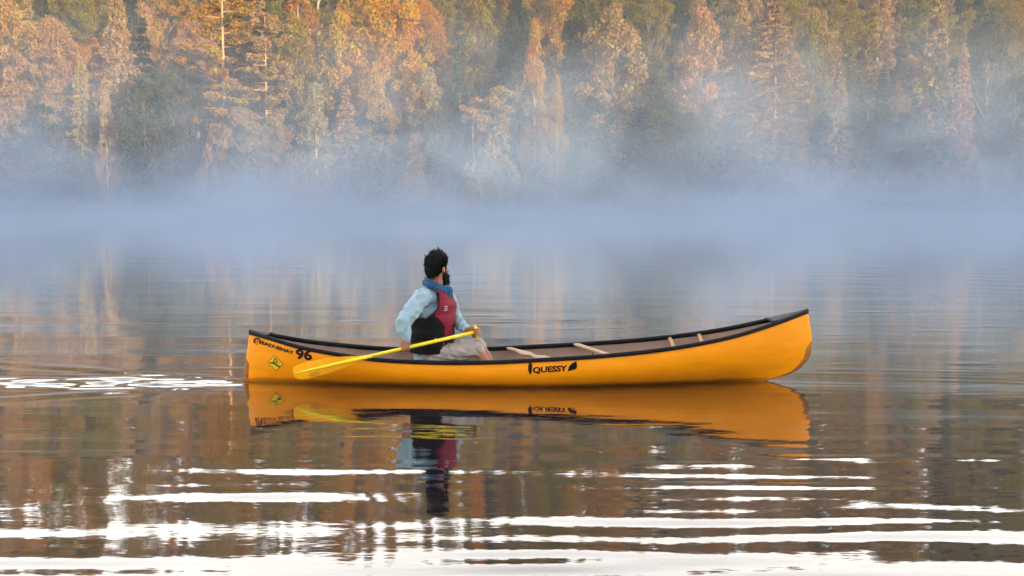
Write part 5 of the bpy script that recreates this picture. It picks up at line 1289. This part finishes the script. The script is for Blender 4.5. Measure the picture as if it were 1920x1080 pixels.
# ------------------------------------------------------------------ the paddle, held across the near gunwale
M_SHAFT = pbr("yellow_shaft", (0.90, 0.70, 0.012), 0.35, 0.5, noise=0.06, nscale=6)
M_BLADE = pbr("amber_blade", (0.74, 0.31, 0.001), 0.5, 0.15, noise=0.12, nscale=9, bump=0.05, bscale=30)
G0 = Vector((-0.3163, 9.335, 0.4539)); NK = Vector((-1.2037, 9.06, 0.2807)); TIP = Vector((-1.8108, 8.93, 0.1571))
paddle = empty("paddle", G0)
tag(paddle, "yellow paddle held across the canoe, its broad blade lifted beside the stern", "paddle")
PB = tuple(G0)
def tube(bm, pts, radii, sides=10, cap=True):
    prev = None
    n = len(pts)
    ref = None
    for i, p_ in enumerate(pts):
        p_ = Vector(p_)
        d = (Vector(pts[min(i + 1, n - 1)]) - Vector(pts[max(i - 1, 0)])).normalized()
        if ref is None:
            ref = d.orthogonal().normalized()
        e1 = (ref - d * ref.dot(d)).normalized(); ref = e1
        e2 = d.cross(e1)
        r = radii[i]
        ra, rb = r if isinstance(r, tuple) else (r, r)
        ring = [bm.verts.new(p_ + e1 * math.cos(2 * math.pi * k / sides) * ra + e2 * math.sin(2 * math.pi * k / sides) * rb) for k in range(sides)]
        if prev:
            for k in range(sides): bm.faces.new((prev[k], prev[(k + 1) % sides], ring[(k + 1) % sides], ring[k]))
        elif cap: bm.faces.new(ring[::-1])
        prev = ring
    if cap: bm.faces.new(prev)
bm = bmesh.new()
tube(bm, [G0, G0.lerp(NK, 0.5), NK], [0.0155, 0.0155, 0.0155], 14)
from_bm("shaft", bm, M_SHAFT, paddle, PB)
bm = bmesh.new()
ax_ = (NK - G0).normalized()
gside = ax_.cross(Vector((0, 1, 0))).normalized()
tube(bm, [G0 + gside * 0.055 - ax_ * 0.004, G0 + gside * 0.03 - ax_ * 0.012, G0 - ax_ * 0.014, G0 - gside * 0.03 - ax_ * 0.012, G0 - gside * 0.055 - ax_ * 0.004], [0.010, 0.017, 0.018, 0.017, 0.010], 12)
from_bm("grip", bm, M_SHAFT, paddle, PB)
# blade: outline along its own axis, slightly dished, with a raised spine that runs into the shaft
BL = (TIP - NK).length
bax = (TIP - NK).normalized()
bdn = Vector((0, -0.22, -1)); bdn = (bdn - bax * bdn.dot(bax)).normalized()
bno = bax.cross(bdn).normalized()
if bno.y > 0: bno = -bno
def bw(s):
    pts = [(0, .015), (.08, .021), (.18, .034), (.32, .052), (.48, .067), (.64, .076), (.80, .078), (.90, .073), (.955, .063), (.985, .050), (1.0, .035)]
    for (a, b), (c, d) in zip(pts, pts[1:]):
        if s <= c: return b + (d - b) * (s - a) / (c - a)
    return .05
bm = bmesh.new()
rows = []
for s in list(np.linspace(0, 0.9, 26)) + [.93, .955, .975, .99, 1.0]:
    wdt = bw(s) * (0.92 if s > 0.1 else 1)
    r = []
    for q in np.linspace(-1, 1, 13):
        dish = -0.010 * (q * q) * min(1, s * 2)
        r.append(bm.verts.new(NK + bax * (s * BL) + bdn * (q * wdt) + bno * dish))
    rows.append(r)
for a, b in zip(rows, rows[1:]):
    for k in range(12): bm.faces.new((a[k], a[k + 1], b[k + 1], b[k]))
rg_ = bmesh.ops.extrude_face_region(bm, geom=bm.faces[:])
bmesh.ops.translate(bm, verts=[v for v in rg_["geom"] if isinstance(v, bmesh.types.BMVert)], vec=-bno * 0.006)
blade = from_bm("blade", bm, M_BLADE, paddle, PB)
bm = bmesh.new()
tube(bm, [NK - bax * 0.03 + bno * 0.0, NK + bax * 0.25 * BL + bno * 0.002, NK + bax * 0.6 * BL + bno * 0.0, NK + bax * 0.85 * BL - bno * 0.001, NK + bax * 0.985 * BL - bno * 0.003], [0.0158, 0.0150, 0.0125, 0.009, 0.003], 12)
from_bm("spine", bm, M_SHAFT, blade, PB)
# faint maker's oval printed under the spine
M_GREY = pbr("worn_print", (0.30, 0.16, 0.01), 0.5, 0.3)
bm = bmesh.new()
oc = NK + bax * BL * 0.74 + bdn * 0.042
vo = []; vi = []
for k in range(24):
    a = 2 * math.pi * k / 24
    vo.append(bm.verts.new(oc + bax * 0.042 * math.cos(a) + bdn * 0.017 * math.sin(a) + bno * 0.003))
    vi.append(bm.verts.new(oc + bax * 0.037 * math.cos(a) + bdn * 0.013 * math.sin(a) + bno * 0.003))
for k in range(24): bm.faces.new((vo[k], vo[(k + 1) % 24], vi[(k + 1) % 24], vi[k]))
for dxx in (-0.02, -0.006, 0.008, 0.02):
    c0 = oc + bax * dxx + bno * 0.003
    bm.faces.new([bm.verts.new(c0 + bax * a + bdn * b) for a, b in ((-.003, -.007), (.003, -.007), (.003, .007), (-.003, .007))])
from_bm("emblem", bm, M_GREY, blade, PB, smooth=False)

# ------------------------------------------------------------------ the paddler
M_SKIN = pbr("skin", (0.34, 0.135, 0.08), 0.55, 0.4, noise=0.12, nscale=30, bump=0.1, bscale=120)
M_SHIRT = pbr("pale_blue_cotton", (0.27, 0.39, 0.46), 0.85, 0.2, noise=0.12, nscale=9, bump=0.7, bscale=22, sheen=0.2)
M_VEST = pbr("black_vest_panel", (0.006, 0.0055, 0.007), 0.8, 0.15, noise=0.25, nscale=20, bump=0.25, bscale=60)
M_RED = pbr("crimson_vest_panel", (0.18, 0.004, 0.022), 0.7, 0.3, noise=0.2, nscale=15, bump=0.25, bscale=60)
M_SCARF = pbr("blue_fleece", (0.008, 0.062, 0.15), 0.9, 0.2, noise=0.2, nscale=20, bump=0.4, bscale=80, sheen=0.3)
M_SHORTS = pbr("khaki_cotton", (0.37, 0.325, 0.295), 0.85, 0.2, noise=0.2, nscale=14, bump=0.7, bscale=24)
M_HAIR = pbr("black_hair", (0.0045, 0.0035, 0.0035), 0.6, 0.2, noise=0.3, nscale=30)
M_EYE = pbr("eye_white", (0.7, 0.68, 0.65), 0.3, 0.5)

PR = (-0.67, 9.5, 0.17)
person = empty("person", PR)
tag(person, "bearded person in red and black life vest sitting in the canoe, looking away", "person")
V3 = Vector
def ell(bm, c, r, R=None, seg=20, rings=14):
    m4 = Matrix.Translation(V3(c)) @ (R.to_4x4() if R is not None else Matrix.Identity(4)) @ Matrix.Diagonal((*r, 1))
    bmesh.ops.create_uvsphere(bm, u_segments=seg, v_segments=rings, radius=1, matrix=m4)
def rounded_tube(bm, pts, radii, sides=14):
    tube(bm, pts, radii, sides)
    for p_, r in ((pts[0], radii[0]), (pts[-1], radii[-1])):
        rr = min(r) if isinstance(r, tuple) else r
        ell(bm, p_, (rr * .98,) * 3, None, 12, 8)
def remeshed(name, bm, voxel, smooth_it, mat, parent, base, disp=0.0, dscale=8.0, seed=0):
    bmesh.ops.recalc_face_normals(bm, faces=bm.faces)
    me = bpy.data.meshes.new(name + "_raw"); bm.to_mesh(me); bm.free()
    tmp = bpy.data.objects.new(name + "_raw", me); COL.objects.link(tmp)
    r = tmp.modifiers.new("r", "REMESH"); r.mode = "VOXEL"; r.voxel_size = voxel; r.use_smooth_shade = True
    if smooth_it:
        s = tmp.modifiers.new("s", "SMOOTH"); s.factor = 0.5; s.iterations = smooth_it
    dg = bpy.context.evaluated_depsgraph_get()
    res = bpy.data.meshes.new_from_object(tmp.evaluated_get(dg))
    bpy.data.objects.remove(tmp); bpy.data.meshes.remove(me)
    res.name = name
    n = len(res.vertices)
    co = np.empty(n * 3, np.float32); res.vertices.foreach_get("co", co); co = co.reshape(n, 3)
    if disp:
        no_ = np.empty(n * 3, np.float32); res.vertices.foreach_get("normal", no_); no_ = no_.reshape(n, 3)
        rg = np.random.default_rng(seed)
        hgt = np.zeros(n)
        for _ in range(9):
            k = rg.normal(0, dscale, 3) * np.array([1, 1, 0.8])
            wv = np.sin(co @ k + rg.uniform(0, 6.28) + 1.5 * np.sin(co @ rg.normal(0, dscale * .5, 3)))
            hgt += 1 - np.abs(wv) * 2
        co = co + no_ * (disp * hgt / 9 * 1.6)[:, None]
    co = co - np.array(base, np.float32)
    res.vertices.foreach_set("co", co.astype(np.float32).reshape(-1))
    res.polygons.foreach_set("use_smooth", [True] * len(res.polygons))
    res.update()
    res.materials.clear()
    return link(name, res, parent, [mat])

# joints (metres, world); the torso is turned toward the bow and a little to the near side
J = dict(pelvis=V3((-0.70, 9.50, 0.255)), waist=V3((-0.705, 9.50, 0.40)), chest=V3((-0.69, 9.50, 0.62)), necklo=V3((-0.672, 9.50, 0.775)), neckhi=V3((-0.652, 9.505, 0.89)),
         rsh=V3((-0.778, 9.335, 0.755)), relb=V3((-0.930, 9.160, 0.545)), rwr=V3((-0.885, 9.150, 0.408)),
         lsh=V3((-0.585, 9.665, 0.745)), lelb=V3((-0.495, 9.640, 0.515)), lwr=V3((-0.385, 9.405, 0.455)),
         rkn=V3((-0.300, 9.370, 0.290)), lkn=V3((-0.285, 9.620, 0.285)), rhip=V3((-0.70, 9.41, 0.24)), lhip=V3((-0.69, 9.60, 0.24)),
         rft=V3((-0.175, 9.395, 0.075)), lft=V3((-0.165, 9.60, 0.075)))
HC = V3((-0.648, 9.508, 0.995))
fa = rad(50)
FH = V3((math.cos(fa), math.sin(fa), -0.04)).normalized()
RH = V3((math.sin(fa), -math.cos(fa), 0)).normalized()
UH = RH.cross(FH).normalized()
def H(f, r, u): return HC + FH * f + RH * r + UH * u
HR = Matrix((FH, RH, UH)).transposed()
if HR.determinant() < 0: HR = Matrix((FH, -RH, UH)).transposed()

def fist(bm, c, axis, wdir, ndir, thumb=1, rs=0.019):
    """a hand closed round a shaft: c on the shaft, axis along it, wdir to the wrist, ndir to the knuckles' side"""
    axis = axis.normalized(); wdir = (wdir - axis * wdir.dot(axis)).normalized(); ndir = axis.cross(wdir).normalized() * (1 if axis.cross(wdir).dot(ndir) > 0 else -1)
    # palm behind the shaft
    M = Matrix((axis, ndir, wdir)).transposed()
    if M.determinant() < 0: M = Matrix((-axis, ndir, wdir)).transposed()
    ell(bm, c + wdir * 0.040 + ndir * 0.006, (0.042, 0.017, 0.036), M, 16, 10)
    ell(bm, c + wdir * 0.062 + ndir * 0.002, (0.030, 0.017, 0.030), M, 14, 10)
    lens = (0.92, 1.0, 0.96, 0.8)
    for k in range(4):
        off = (k - 1.5) * 0.0195
        r = rs + 0.010
        a1 = rad(205 + 45 * lens[k])
        pts = [c + axis * off + wdir * 0.030 + ndir * (r * 0.75)]
        for s in range(7):
            a = rad(35) + (a1 - rad(35)) * s / 6
            rr = r * (1.05 if s in (1, 3) else 1.0)
            pts.append(c + axis * (off * (1 - 0.04 * s)) + wdir * math.cos(a) * rr + ndir * math.sin(a) * rr)
        rounded_tube(bm, pts, [0.0095, 0.0098, 0.0095, 0.0088, 0.0088, 0.0080, 0.0078, 0.0070], 8)
    th = [c + axis * 0.032 * thumb + wdir * 0.058, c + axis * 0.046 * thumb + wdir * 0.034 - ndir * 0.012, c + axis * 0.040 * thumb + wdir * 0.008 - ndir * 0.028, c + axis * 0.022 * thumb - wdir * 0.012 - ndir * 0.030]
    rounded_tube(bm, th, [0.0125, 0.0115, 0.0105, 0.0085], 8)

def build_body():
    bm = bmesh.new()
    # head: skull, jaw, nose, brow, cheek, ears
    ell(bm, H(-0.012, 0, 0.030), (0.098, 0.076, 0.095), HR, 24, 18)
    ell(bm, H(0.030, 0, -0.030), (0.066, 0.060, 0.086), HR, 20, 14)
    ell(bm, H(0.046, 0, -0.086), (0.036, 0.036, 0.028), HR, 16, 10)
    rounded_tube(bm, [H(0.086, 0, 0.022), H(0.104, 0, -0.004), H(0.113, 0, -0.022)], [0.010, 0.012, 0.0145], 10)
    for s in (-1, 1):
        ell(bm, H(0.100, s * 0.013, -0.026), (0.010, 0.009, 0.008), HR, 10, 8)
        ell(bm, H(0.062, s * 0.043, -0.022), (0.028, 0.022, 0.022), HR, 12, 8)
        ell(bm, H(0.078, s * 0.030, 0.034), (0.014, 0.026, 0.008), HR, 12, 8)
        ell(bm, H(-0.012, s * 0.079, -0.006), (0.019, 0.008, 0.032), HR, 14, 10)
        ell(bm, H(-0.006, s * 0.083, -0.026), (0.010, 0.006, 0.012), HR, 10, 8)
    ell(bm, H(0.088, 0, -0.058), (0.014, 0.024, 0.006), HR, 12, 8)
    ell(bm, H(0.086, 0, -0.070), (0.013, 0.020, 0.006), HR, 12, 8)
    # neck and trunk
    rounded_tube(bm, [J["necklo"] - V3((0, 0, 0.04)), J["necklo"].lerp(J["neckhi"], 0.6), J["neckhi"] + V3((0.0, 0.0, 0.03))], [0.064, 0.056, 0.055], 16)
    rounded_tube(bm, [J["pelvis"], J["waist"], J["chest"], J["necklo"] - V3((0, 0, 0.03))], [0.115, 0.105, 0.112, 0.066], 18)
    rounded_tube(bm, [J["rsh"], J["chest"] + V3((0, 0, 0.11)), J["lsh"]], [0.042, 0.068, 0.042], 14)
    # arms and hands
    for sh, el, wr in (("rsh", "relb", "rwr"), ("lsh", "lelb", "lwr")):
        a, b, c = J[sh], J[el], J[wr]
        rounded_tube(bm, [a, a.lerp(b, 0.4), b, b.lerp(c, 0.3), c], [0.044, 0.040, 0.032, 0.033, 0.026], 14)
    shd = (NK - G0).normalized()
    rc = G0 + (NK - G0) * ((-0.905 - G0.x) / (NK.x - G0.x))
    wd1 = J["rwr"] - rc
    fist(bm, rc, shd, wd1, V3((-0.3, -1, 0.0)), thumb=-1, rs=0.0155)
    rounded_tube(bm, [J["rwr"], rc + wd1.normalized() * 0.055], [0.027, 0.026], 12)
    wd2 = J["lwr"] - G0
    gc = G0 - ax_ * 0.012
    fist(bm, gc, gside, V3((-0.55, 0.5, 0.45)), V3((0.6, -0.6, 0.5)), thumb=1, rs=0.017)
    rounded_tube(bm, [J["lwr"], gc + V3((-0.55, 0.5, 0.35)).normalized() * 0.055], [0.027, 0.025], 12)
    # legs, bent at the knee with the feet on the canoe floor
    for hp, kn, ft in (("rhip", "rkn", "rft"), ("lhip", "lkn", "lft")):
        a, b, c = J[hp], J[kn], J[ft]
        rounded_tube(bm, [a, a.lerp(b, 0.5), b, b.lerp(c, 0.35), c], [0.082, 0.070, 0.054, 0.053, 0.036], 14)
        rounded_tube(bm, [c, c + V3((0.13, 0, -0.012))], [0.036, 0.026], 12)
    return bm
body = remeshed("body", build_body(), 0.0048, 2, M_SKIN, person, PR)
for s in (-1, 1):
    bm = bmesh.new(); ell(bm, H(0.073, s * 0.030, 0.012), (0.009, 0.011, 0.008), HR, 12, 8)
    from_bm("eye", bm, M_EYE, person, PR)

# shirt: trunk and sleeves, pushed up at the right wrist, tail hanging over the hip
bm = bmesh.new()
rounded_tube(bm, [J["pelvis"] + V3((-0.02, 0, -0.03)), J["waist"], J["chest"], J["necklo"] - V3((0, 0, 0.055))], [0.152, 0.138, 0.145, 0.085], 20)
rounded_tube(bm, [J["rsh"], J["chest"] + V3((0, 0, 0.105)), J["lsh"]], [0.074, 0.096, 0.074], 16)
a, b, c = J["rsh"], J["relb"], J["rwr"]
rounded_tube(bm, [a, a.lerp(b, 0.35), a.lerp(b, 0.75), b, b.lerp(c, 0.35), b.lerp(c, 0.72)], [0.082, 0.080, 0.077, 0.073, 0.064, 0.050], 16)
rounded_tube(bm, [b.lerp(c, 0.66), b.lerp(c, 0.86)], [0.049, 0.044], 14)
a, b, c = J["lsh"], J["lelb"], J["lwr"]
rounded_tube(bm, [a, a.lerp(b, 0.35), b, b.lerp(c, 0.4), b.lerp(c, 0.85)], [0.074, 0.070, 0.062, 0.056, 0.042], 16)
ell(bm, J["pelvis"] + V3((-0.02, -0.10, -0.01)), (0.115, 0.055, 0.085), None, 16, 10)
remeshed("shirt", bm, 0.0065, 2, M_SHIRT, person, PR, disp=0.015, dscale=24, seed=4)

# shorts
bm = bmesh.new()
ell(bm, J["pelvis"] + V3((0.02, 0, -0.02)), (0.15, 0.175, 0.105), None, 20, 12)
for hp, kn in (("rhip", "rkn"), ("lhip", "lkn")):
    a, b = J[hp], J[kn]
    rounded_tube(bm, [a, a.lerp(b, 0.5), a.lerp(b, 0.97) + V3((0, 0, 0.004))], [0.098, 0.090, 0.079], 16)
remeshed("shorts", bm, 0.0065, 2, M_SHORTS, person, PR, disp=0.016, dscale=24, seed=9)

# life vest: black side and back panels with a crimson front and yoke
TF = V3((math.cos(rad(-28)), math.sin(rad(-28)), 0)); TR = V3((TF.y, -TF.x, 0)); TU = V3((0, 0, 1))
def torso_pt(az, z, grow):
    """az measured from the chest's front, positive toward the paddler's right"""
    zs = [0.25, 0.34, 0.46, 0.58, 0.68, 0.745, 0.80, 0.835]
    a_ = [0.148, 0.150, 0.152, 0.158, 0.158, 0.132, 0.098, 0.084]     # front-back half
    b_ = [0.172, 0.172, 0.172, 0.176, 0.168, 0.130, 0.095, 0.082]     # side half
    ra = np.interp(z, zs, a_) + grow; rb = np.interp(z, zs, b_) + grow
    cx_ = np.interp(z, [0.25, 0.40, 0.62, 0.835], [-0.70, -0.705, -0.69, -0.672])
    e = 2.5
    ca, sa = math.cos(az), math.sin(az)
    k = (abs(ca) ** e + abs(sa) ** e) ** (-1 / e)
    return V3((cx_, 9.50, z)) + TF * (ra * k * ca) + TR * (rb * k * sa)
def vest_panel(name, inside, mat, grow0, grow1, parent=person, puff=0.008, n_a=220, n_z=120):
    bm = bmesh.new()
    grid = {}
    az_ = [2 * math.pi * i / n_a for i in range(n_a)]
    zz_ = [0.25 + 0.60 * j / n_z for j in range(n_z + 1)]
    def vert(i, j, g):
        key = (i % n_a, j, g)
        if key not in grid:
            az = az_[i % n_a]; z = zz_[j]
            seam = puff * (abs(math.sin(z * 26)) ** 0.6) if g == 1 else 0
            grid[key] = bm.verts.new(torso_pt(az, z, (grow1 + seam) if g == 1 else grow0))
        return grid[key]
    sel = set()
    for i in range(n_a):
        for j in range(n_z):
            az = az_[i] + math.pi / n_a; az = (az + math.pi) % (2 * math.pi) - math.pi
            if inside(math.degrees(az), (zz_[j] + zz_[j + 1]) / 2): sel.add((i, j))
    for i, j in sel:
        bm.faces.new([vert(i, j, 1), vert(i + 1, j, 1), vert(i + 1, j + 1, 1), vert(i, j + 1, 1)])
        bm.faces.new([vert(i, j + 1, 0), vert(i + 1, j + 1, 0), vert(i + 1, j, 0), vert(i, j, 0)])
        for (di, dj, p0, p1) in ((-1, 0, (i, j + 1), (i, j)), (1, 0, (i + 1, j), (i + 1, j + 1)), (0, -1, (i, j), (i + 1, j)), (0, 1, (i + 1, j + 1), (i, j + 1))):
            if ((i + di) % n_a, j + dj) not in sel:
                bm.faces.new([vert(p0[0], p0[1], 1), vert(p0[0], p0[1], 0), vert(p1[0], p1[1], 0), vert(p1[0], p1[1], 1)])
    bmesh.ops.smooth_vert(bm, verts=bm.verts, factor=0.5, use_axis_x=True, use_axis_y=True, use_axis_z=True)
    bmesh.ops.smooth_vert(bm, verts=bm.verts, factor=0.5, use_axis_x=True, use_axis_y=True, use_axis_z=True)
    return from_bm(name, bm, mat, parent, PR)
def armhole(az, z):
    for c in (88, -88):
        d = abs(az - c)
        if z > 0.56 and d < 44 * min(1, ((z - 0.56) / 0.10)) ** 0.5 and z < 0.79: return True
        if z >= 0.79 and d < 30: return True
    return False
def vest_all(az, z): return 0.262 < z < 0.815 and not armhole(az, z)
def red(az, z):
    if not vest_all(az, z): return False
    a = abs(az)
    if z > 0.63: return True
    if z > 0.49: return a < 21 + (z - 0.49) / 0.14 * 40
    if z > 0.405: return a < 21
    return 0.30 < z < 0.36 and 16 < az < 27
vest = vest_panel("life_vest", lambda a, z: vest_all(a, z) and not red(a, z), M_VEST, 0.004, 0.022)
vest_panel("vest_front", red, M_RED, 0.004, 0.022, parent=vest)
# binding round the arm openings, buckle and small pale print
bm = bmesh.new()
for c in (88,):
    pts = []
    for k in range(40):
        s = k / 39
        if s < 0.5:
            z = 0.80 - (0.80 - 0.562) * (s / 0.5); sg = -1
        else:
            z = 0.562 + (0.80 - 0.562) * ((s - 0.5) / 0.5); sg = 1
        hw = 44 * min(1, max(0, (z - 0.56) / 0.10)) ** 0.5 if z < 0.78 else 36
        pts.append(torso_pt(rad(c + sg * hw), z, 0.018))
    tube(bm, pts, [0.008] * len(pts), 8)
from_bm("binding", bm, M_VEST, vest, PR)
M_PALE = pbr("pale_print", (0.62, 0.50, 0.52), 0.6, 0.3)
bm = bmesh.new()
for zz0, wd0 in ((0.672, 9), (0.655, 6), (0.640, 8)):
    for q in range(3):
        a0 = 20 + q * (wd0 / 3 + 1.0)
        vs = [bm.verts.new(torso_pt(rad(a), z, 0.0335)) for a, z in ((a0, zz0), (a0 + wd0 / 3, zz0 - 0.002), (a0 + wd0 / 3, zz0 + 0.006), (a0, zz0 + 0.008))]
        bm.faces.new(vs)
from_bm("print", bm, M_PALE, vest, PR, smooth=False)
bm = bmesh.new(); ell(bm, torso_pt(rad(46), 0.395, 0.030), (0.011, 0.011, 0.011), None, 12, 8)
from_bm("buckle", bm, M_PALE, vest, PR)
bm = bmesh.new()
tube(bm, [torso_pt(rad(a), 0.375 + 0.0004 * a, 0.030) for a in range(-40, 141, 10)], [(0.014, 0.004)] * 19, 8)
from_bm("strap", bm, M_VEST, vest, PR)

# scarf: thick roll round the neck, high at the nape and falling to a point in front
bm = bmesh.new()
SCF = V3((math.cos(rad(-20)), math.sin(rad(-20)), 0)); SCR = V3((SCF.y, -SCF.x, 0))
ring = []
for k in range(41):
    a = 2 * math.pi * k / 40
    f_, r_ = math.cos(a), math.sin(a)
    ring.append(V3((-0.664, 9.502, 0.842)) + SCF * (0.088 * f_ + (0.020 if f_ > 0 else -0.004)) + SCR * (0.092 * r_) + V3((0, 0, -0.034 * f_ - 0.016 * max(0, f_))))
tube(bm, ring, [(0.030, 0.036)] * 41, 14, cap=False)
tube(bm, [r + V3((0, 0, 0.028)) - (r - V3((-0.664, 9.502, r.z))) * 0.12 for r in ring], [0.024] * 41, 12, cap=False)
rounded_tube(bm, [ring[0] + V3((0, 0, 0.0)), ring[0] + SCF * 0.012 + V3((0, 0, -0.045)), ring[0] + SCF * 0.006 + V3((0, 0, -0.085))], [0.056, 0.042, 0.014], 14)
rounded_tube(bm, [ring[4], ring[2] + V3((0, 0, -0.03)), ring[0] + V3((0, 0, -0.06))], [0.032, 0.032, 0.026], 12)
remeshed("scarf", bm, 0.006, 2, M_SCARF, person, PR, disp=0.006, dscale=45, seed=3)

# hair: a full cap with tousled tufts, and a full beard
def tufts(name, picks, lenr, wid, seed, lean):
    rg = random.Random(seed)
    bm = bmesh.new()
    for base, nrm in picks:
        L_ = rg.uniform(*lenr)
        d = (nrm + V3((rg.gauss(0, .45), rg.gauss(0, .45), rg.gauss(0, .35))) + lean).normalized()
        e1 = d.orthogonal().normalized(); e2 = d.cross(e1)
        ww = wid * rg.uniform(0.7, 1.3)
        curl = V3((rg.gauss(0, .5), rg.gauss(0, .5), rg.gauss(-0.3, .4))) * L_ * 0.5
        r0 = [bm.verts.new(base - nrm * 0.008 + (e1 * math.cos(q) + e2 * math.sin(q)) * ww) for q in (0, 2.09, 4.19)]
        r1 = [bm.verts.new(base + d * L_ * 0.55 + curl * 0.25 + (e1 * math.cos(q) + e2 * math.sin(q)) * ww * 0.65) for q in (0, 2.09, 4.19)]
        tp = bm.verts.new(base + d * L_ + curl)
        for k in range(3):
            bm.faces.new((r0[k], r0[(k + 1) % 3], r1[(k + 1) % 3], r1[k])); bm.faces.new((r1[k], r1[(k + 1) % 3], tp))
    return bm
rh = random.Random(8)
picks = []
while len(picks) < 1300:
    v = V3((rh.gauss(0, 1), rh.gauss(0, 1), rh.gauss(0, 1))).normalized()
    f_, r_, u_ = v
    line = -0.80 + max(0, f_ + 0.35) * 1.45          # hairline: low at the nape, high at the forehead
    if u_ < line or (abs(r_) > 0.75 and u_ < -0.12 and -0.35 < f_): continue
    picks.append((H(-0.014 + 0.112 * f_, 0.090 * r_, 0.034 + 0.108 * u_), (HR @ V3((f_, r_, u_))).normalized() if True else v))
for _ in range(420):
    v = V3((rh.gauss(0, 1), rh.gauss(0, 1), rh.gauss(0, 1))).normalized()
    if v.x > 0.1 or v.z < -0.92: continue
    picks.append((H(-0.058 + 0.062 * v.x, 0.074 * v.y, -0.012 + 0.072 * v.z), (HR @ V3((v.x, v.y, v.z - 0.4))).normalized()))
bm = tufts("hair", picks, (0.008, 0.027), 0.0125, 5, V3((-0.05, 0, 0.10)))
bm2 = tufts("hair", [q for q in picks if q[1].z > 0.25][:85], (0.022, 0.052), 0.012, 15, V3((-0.1, 0, 0.3)))
_m = bpy.data.meshes.new("tmp"); bm2.to_mesh(_m); bm2.free(); bm.from_mesh(_m); bpy.data.meshes.remove(_m)
ell(bm, H(-0.024, 0, 0.042), (0.104, 0.089, 0.102), HR, 24, 16)
ell(bm, H(-0.058, 0, -0.012), (0.062, 0.074, 0.072), HR, 20, 14)
ell(bm, H(0.020, 0.073, 0.020), (0.016, 0.010, 0.036), HR, 12, 8)
ell(bm, H(0.020, -0.073, 0.020), (0.016, 0.010, 0.036), HR, 12, 8)
from_bm("hair", bm, M_HAIR, person, PR)
picks = []
while len(picks) < 420:
    f_ = rh.uniform(0.010, 0.098); u_ = rh.uniform(-0.128, -0.030); s = rh.choice((-1, 1))
    if u_ > -0.050 and f_ > 0.055: continue
    wmax = 0.064 * math.sqrt(max(0.0, 1 - ((f_ - 0.02) / 0.085) ** 2))
    if f_ < 0.03 and u_ < -0.10: continue
    picks.append((H(f_, s * wmax * rh.uniform(0.5, 1.0), u_), (FH * 0.6 + RH * s * 0.4 - UH * 0.5).normalized()))
bm = tufts("beard", picks, (0.016, 0.042), 0.0075, 6, V3((0.05, 0.05, -0.35)))
ell(bm, H(0.050, 0, -0.098), (0.060, 0.054, 0.056), HR, 18, 12)
for s in (-1, 1):
    rounded_tube(bm, [H(0.018, s * 0.071, -0.012), H(0.026, s * 0.066, -0.055), H(0.050, s * 0.042, -0.100)], [0.009, 0.016, 0.026], 10)
rounded_tube(bm, [H(0.082, -0.034, -0.060), H(0.103, 0, -0.046), H(0.082, 0.034, -0.060)], [0.009, 0.010, 0.009], 10)
from_bm("beard", bm, M_HAIR, person, PR)
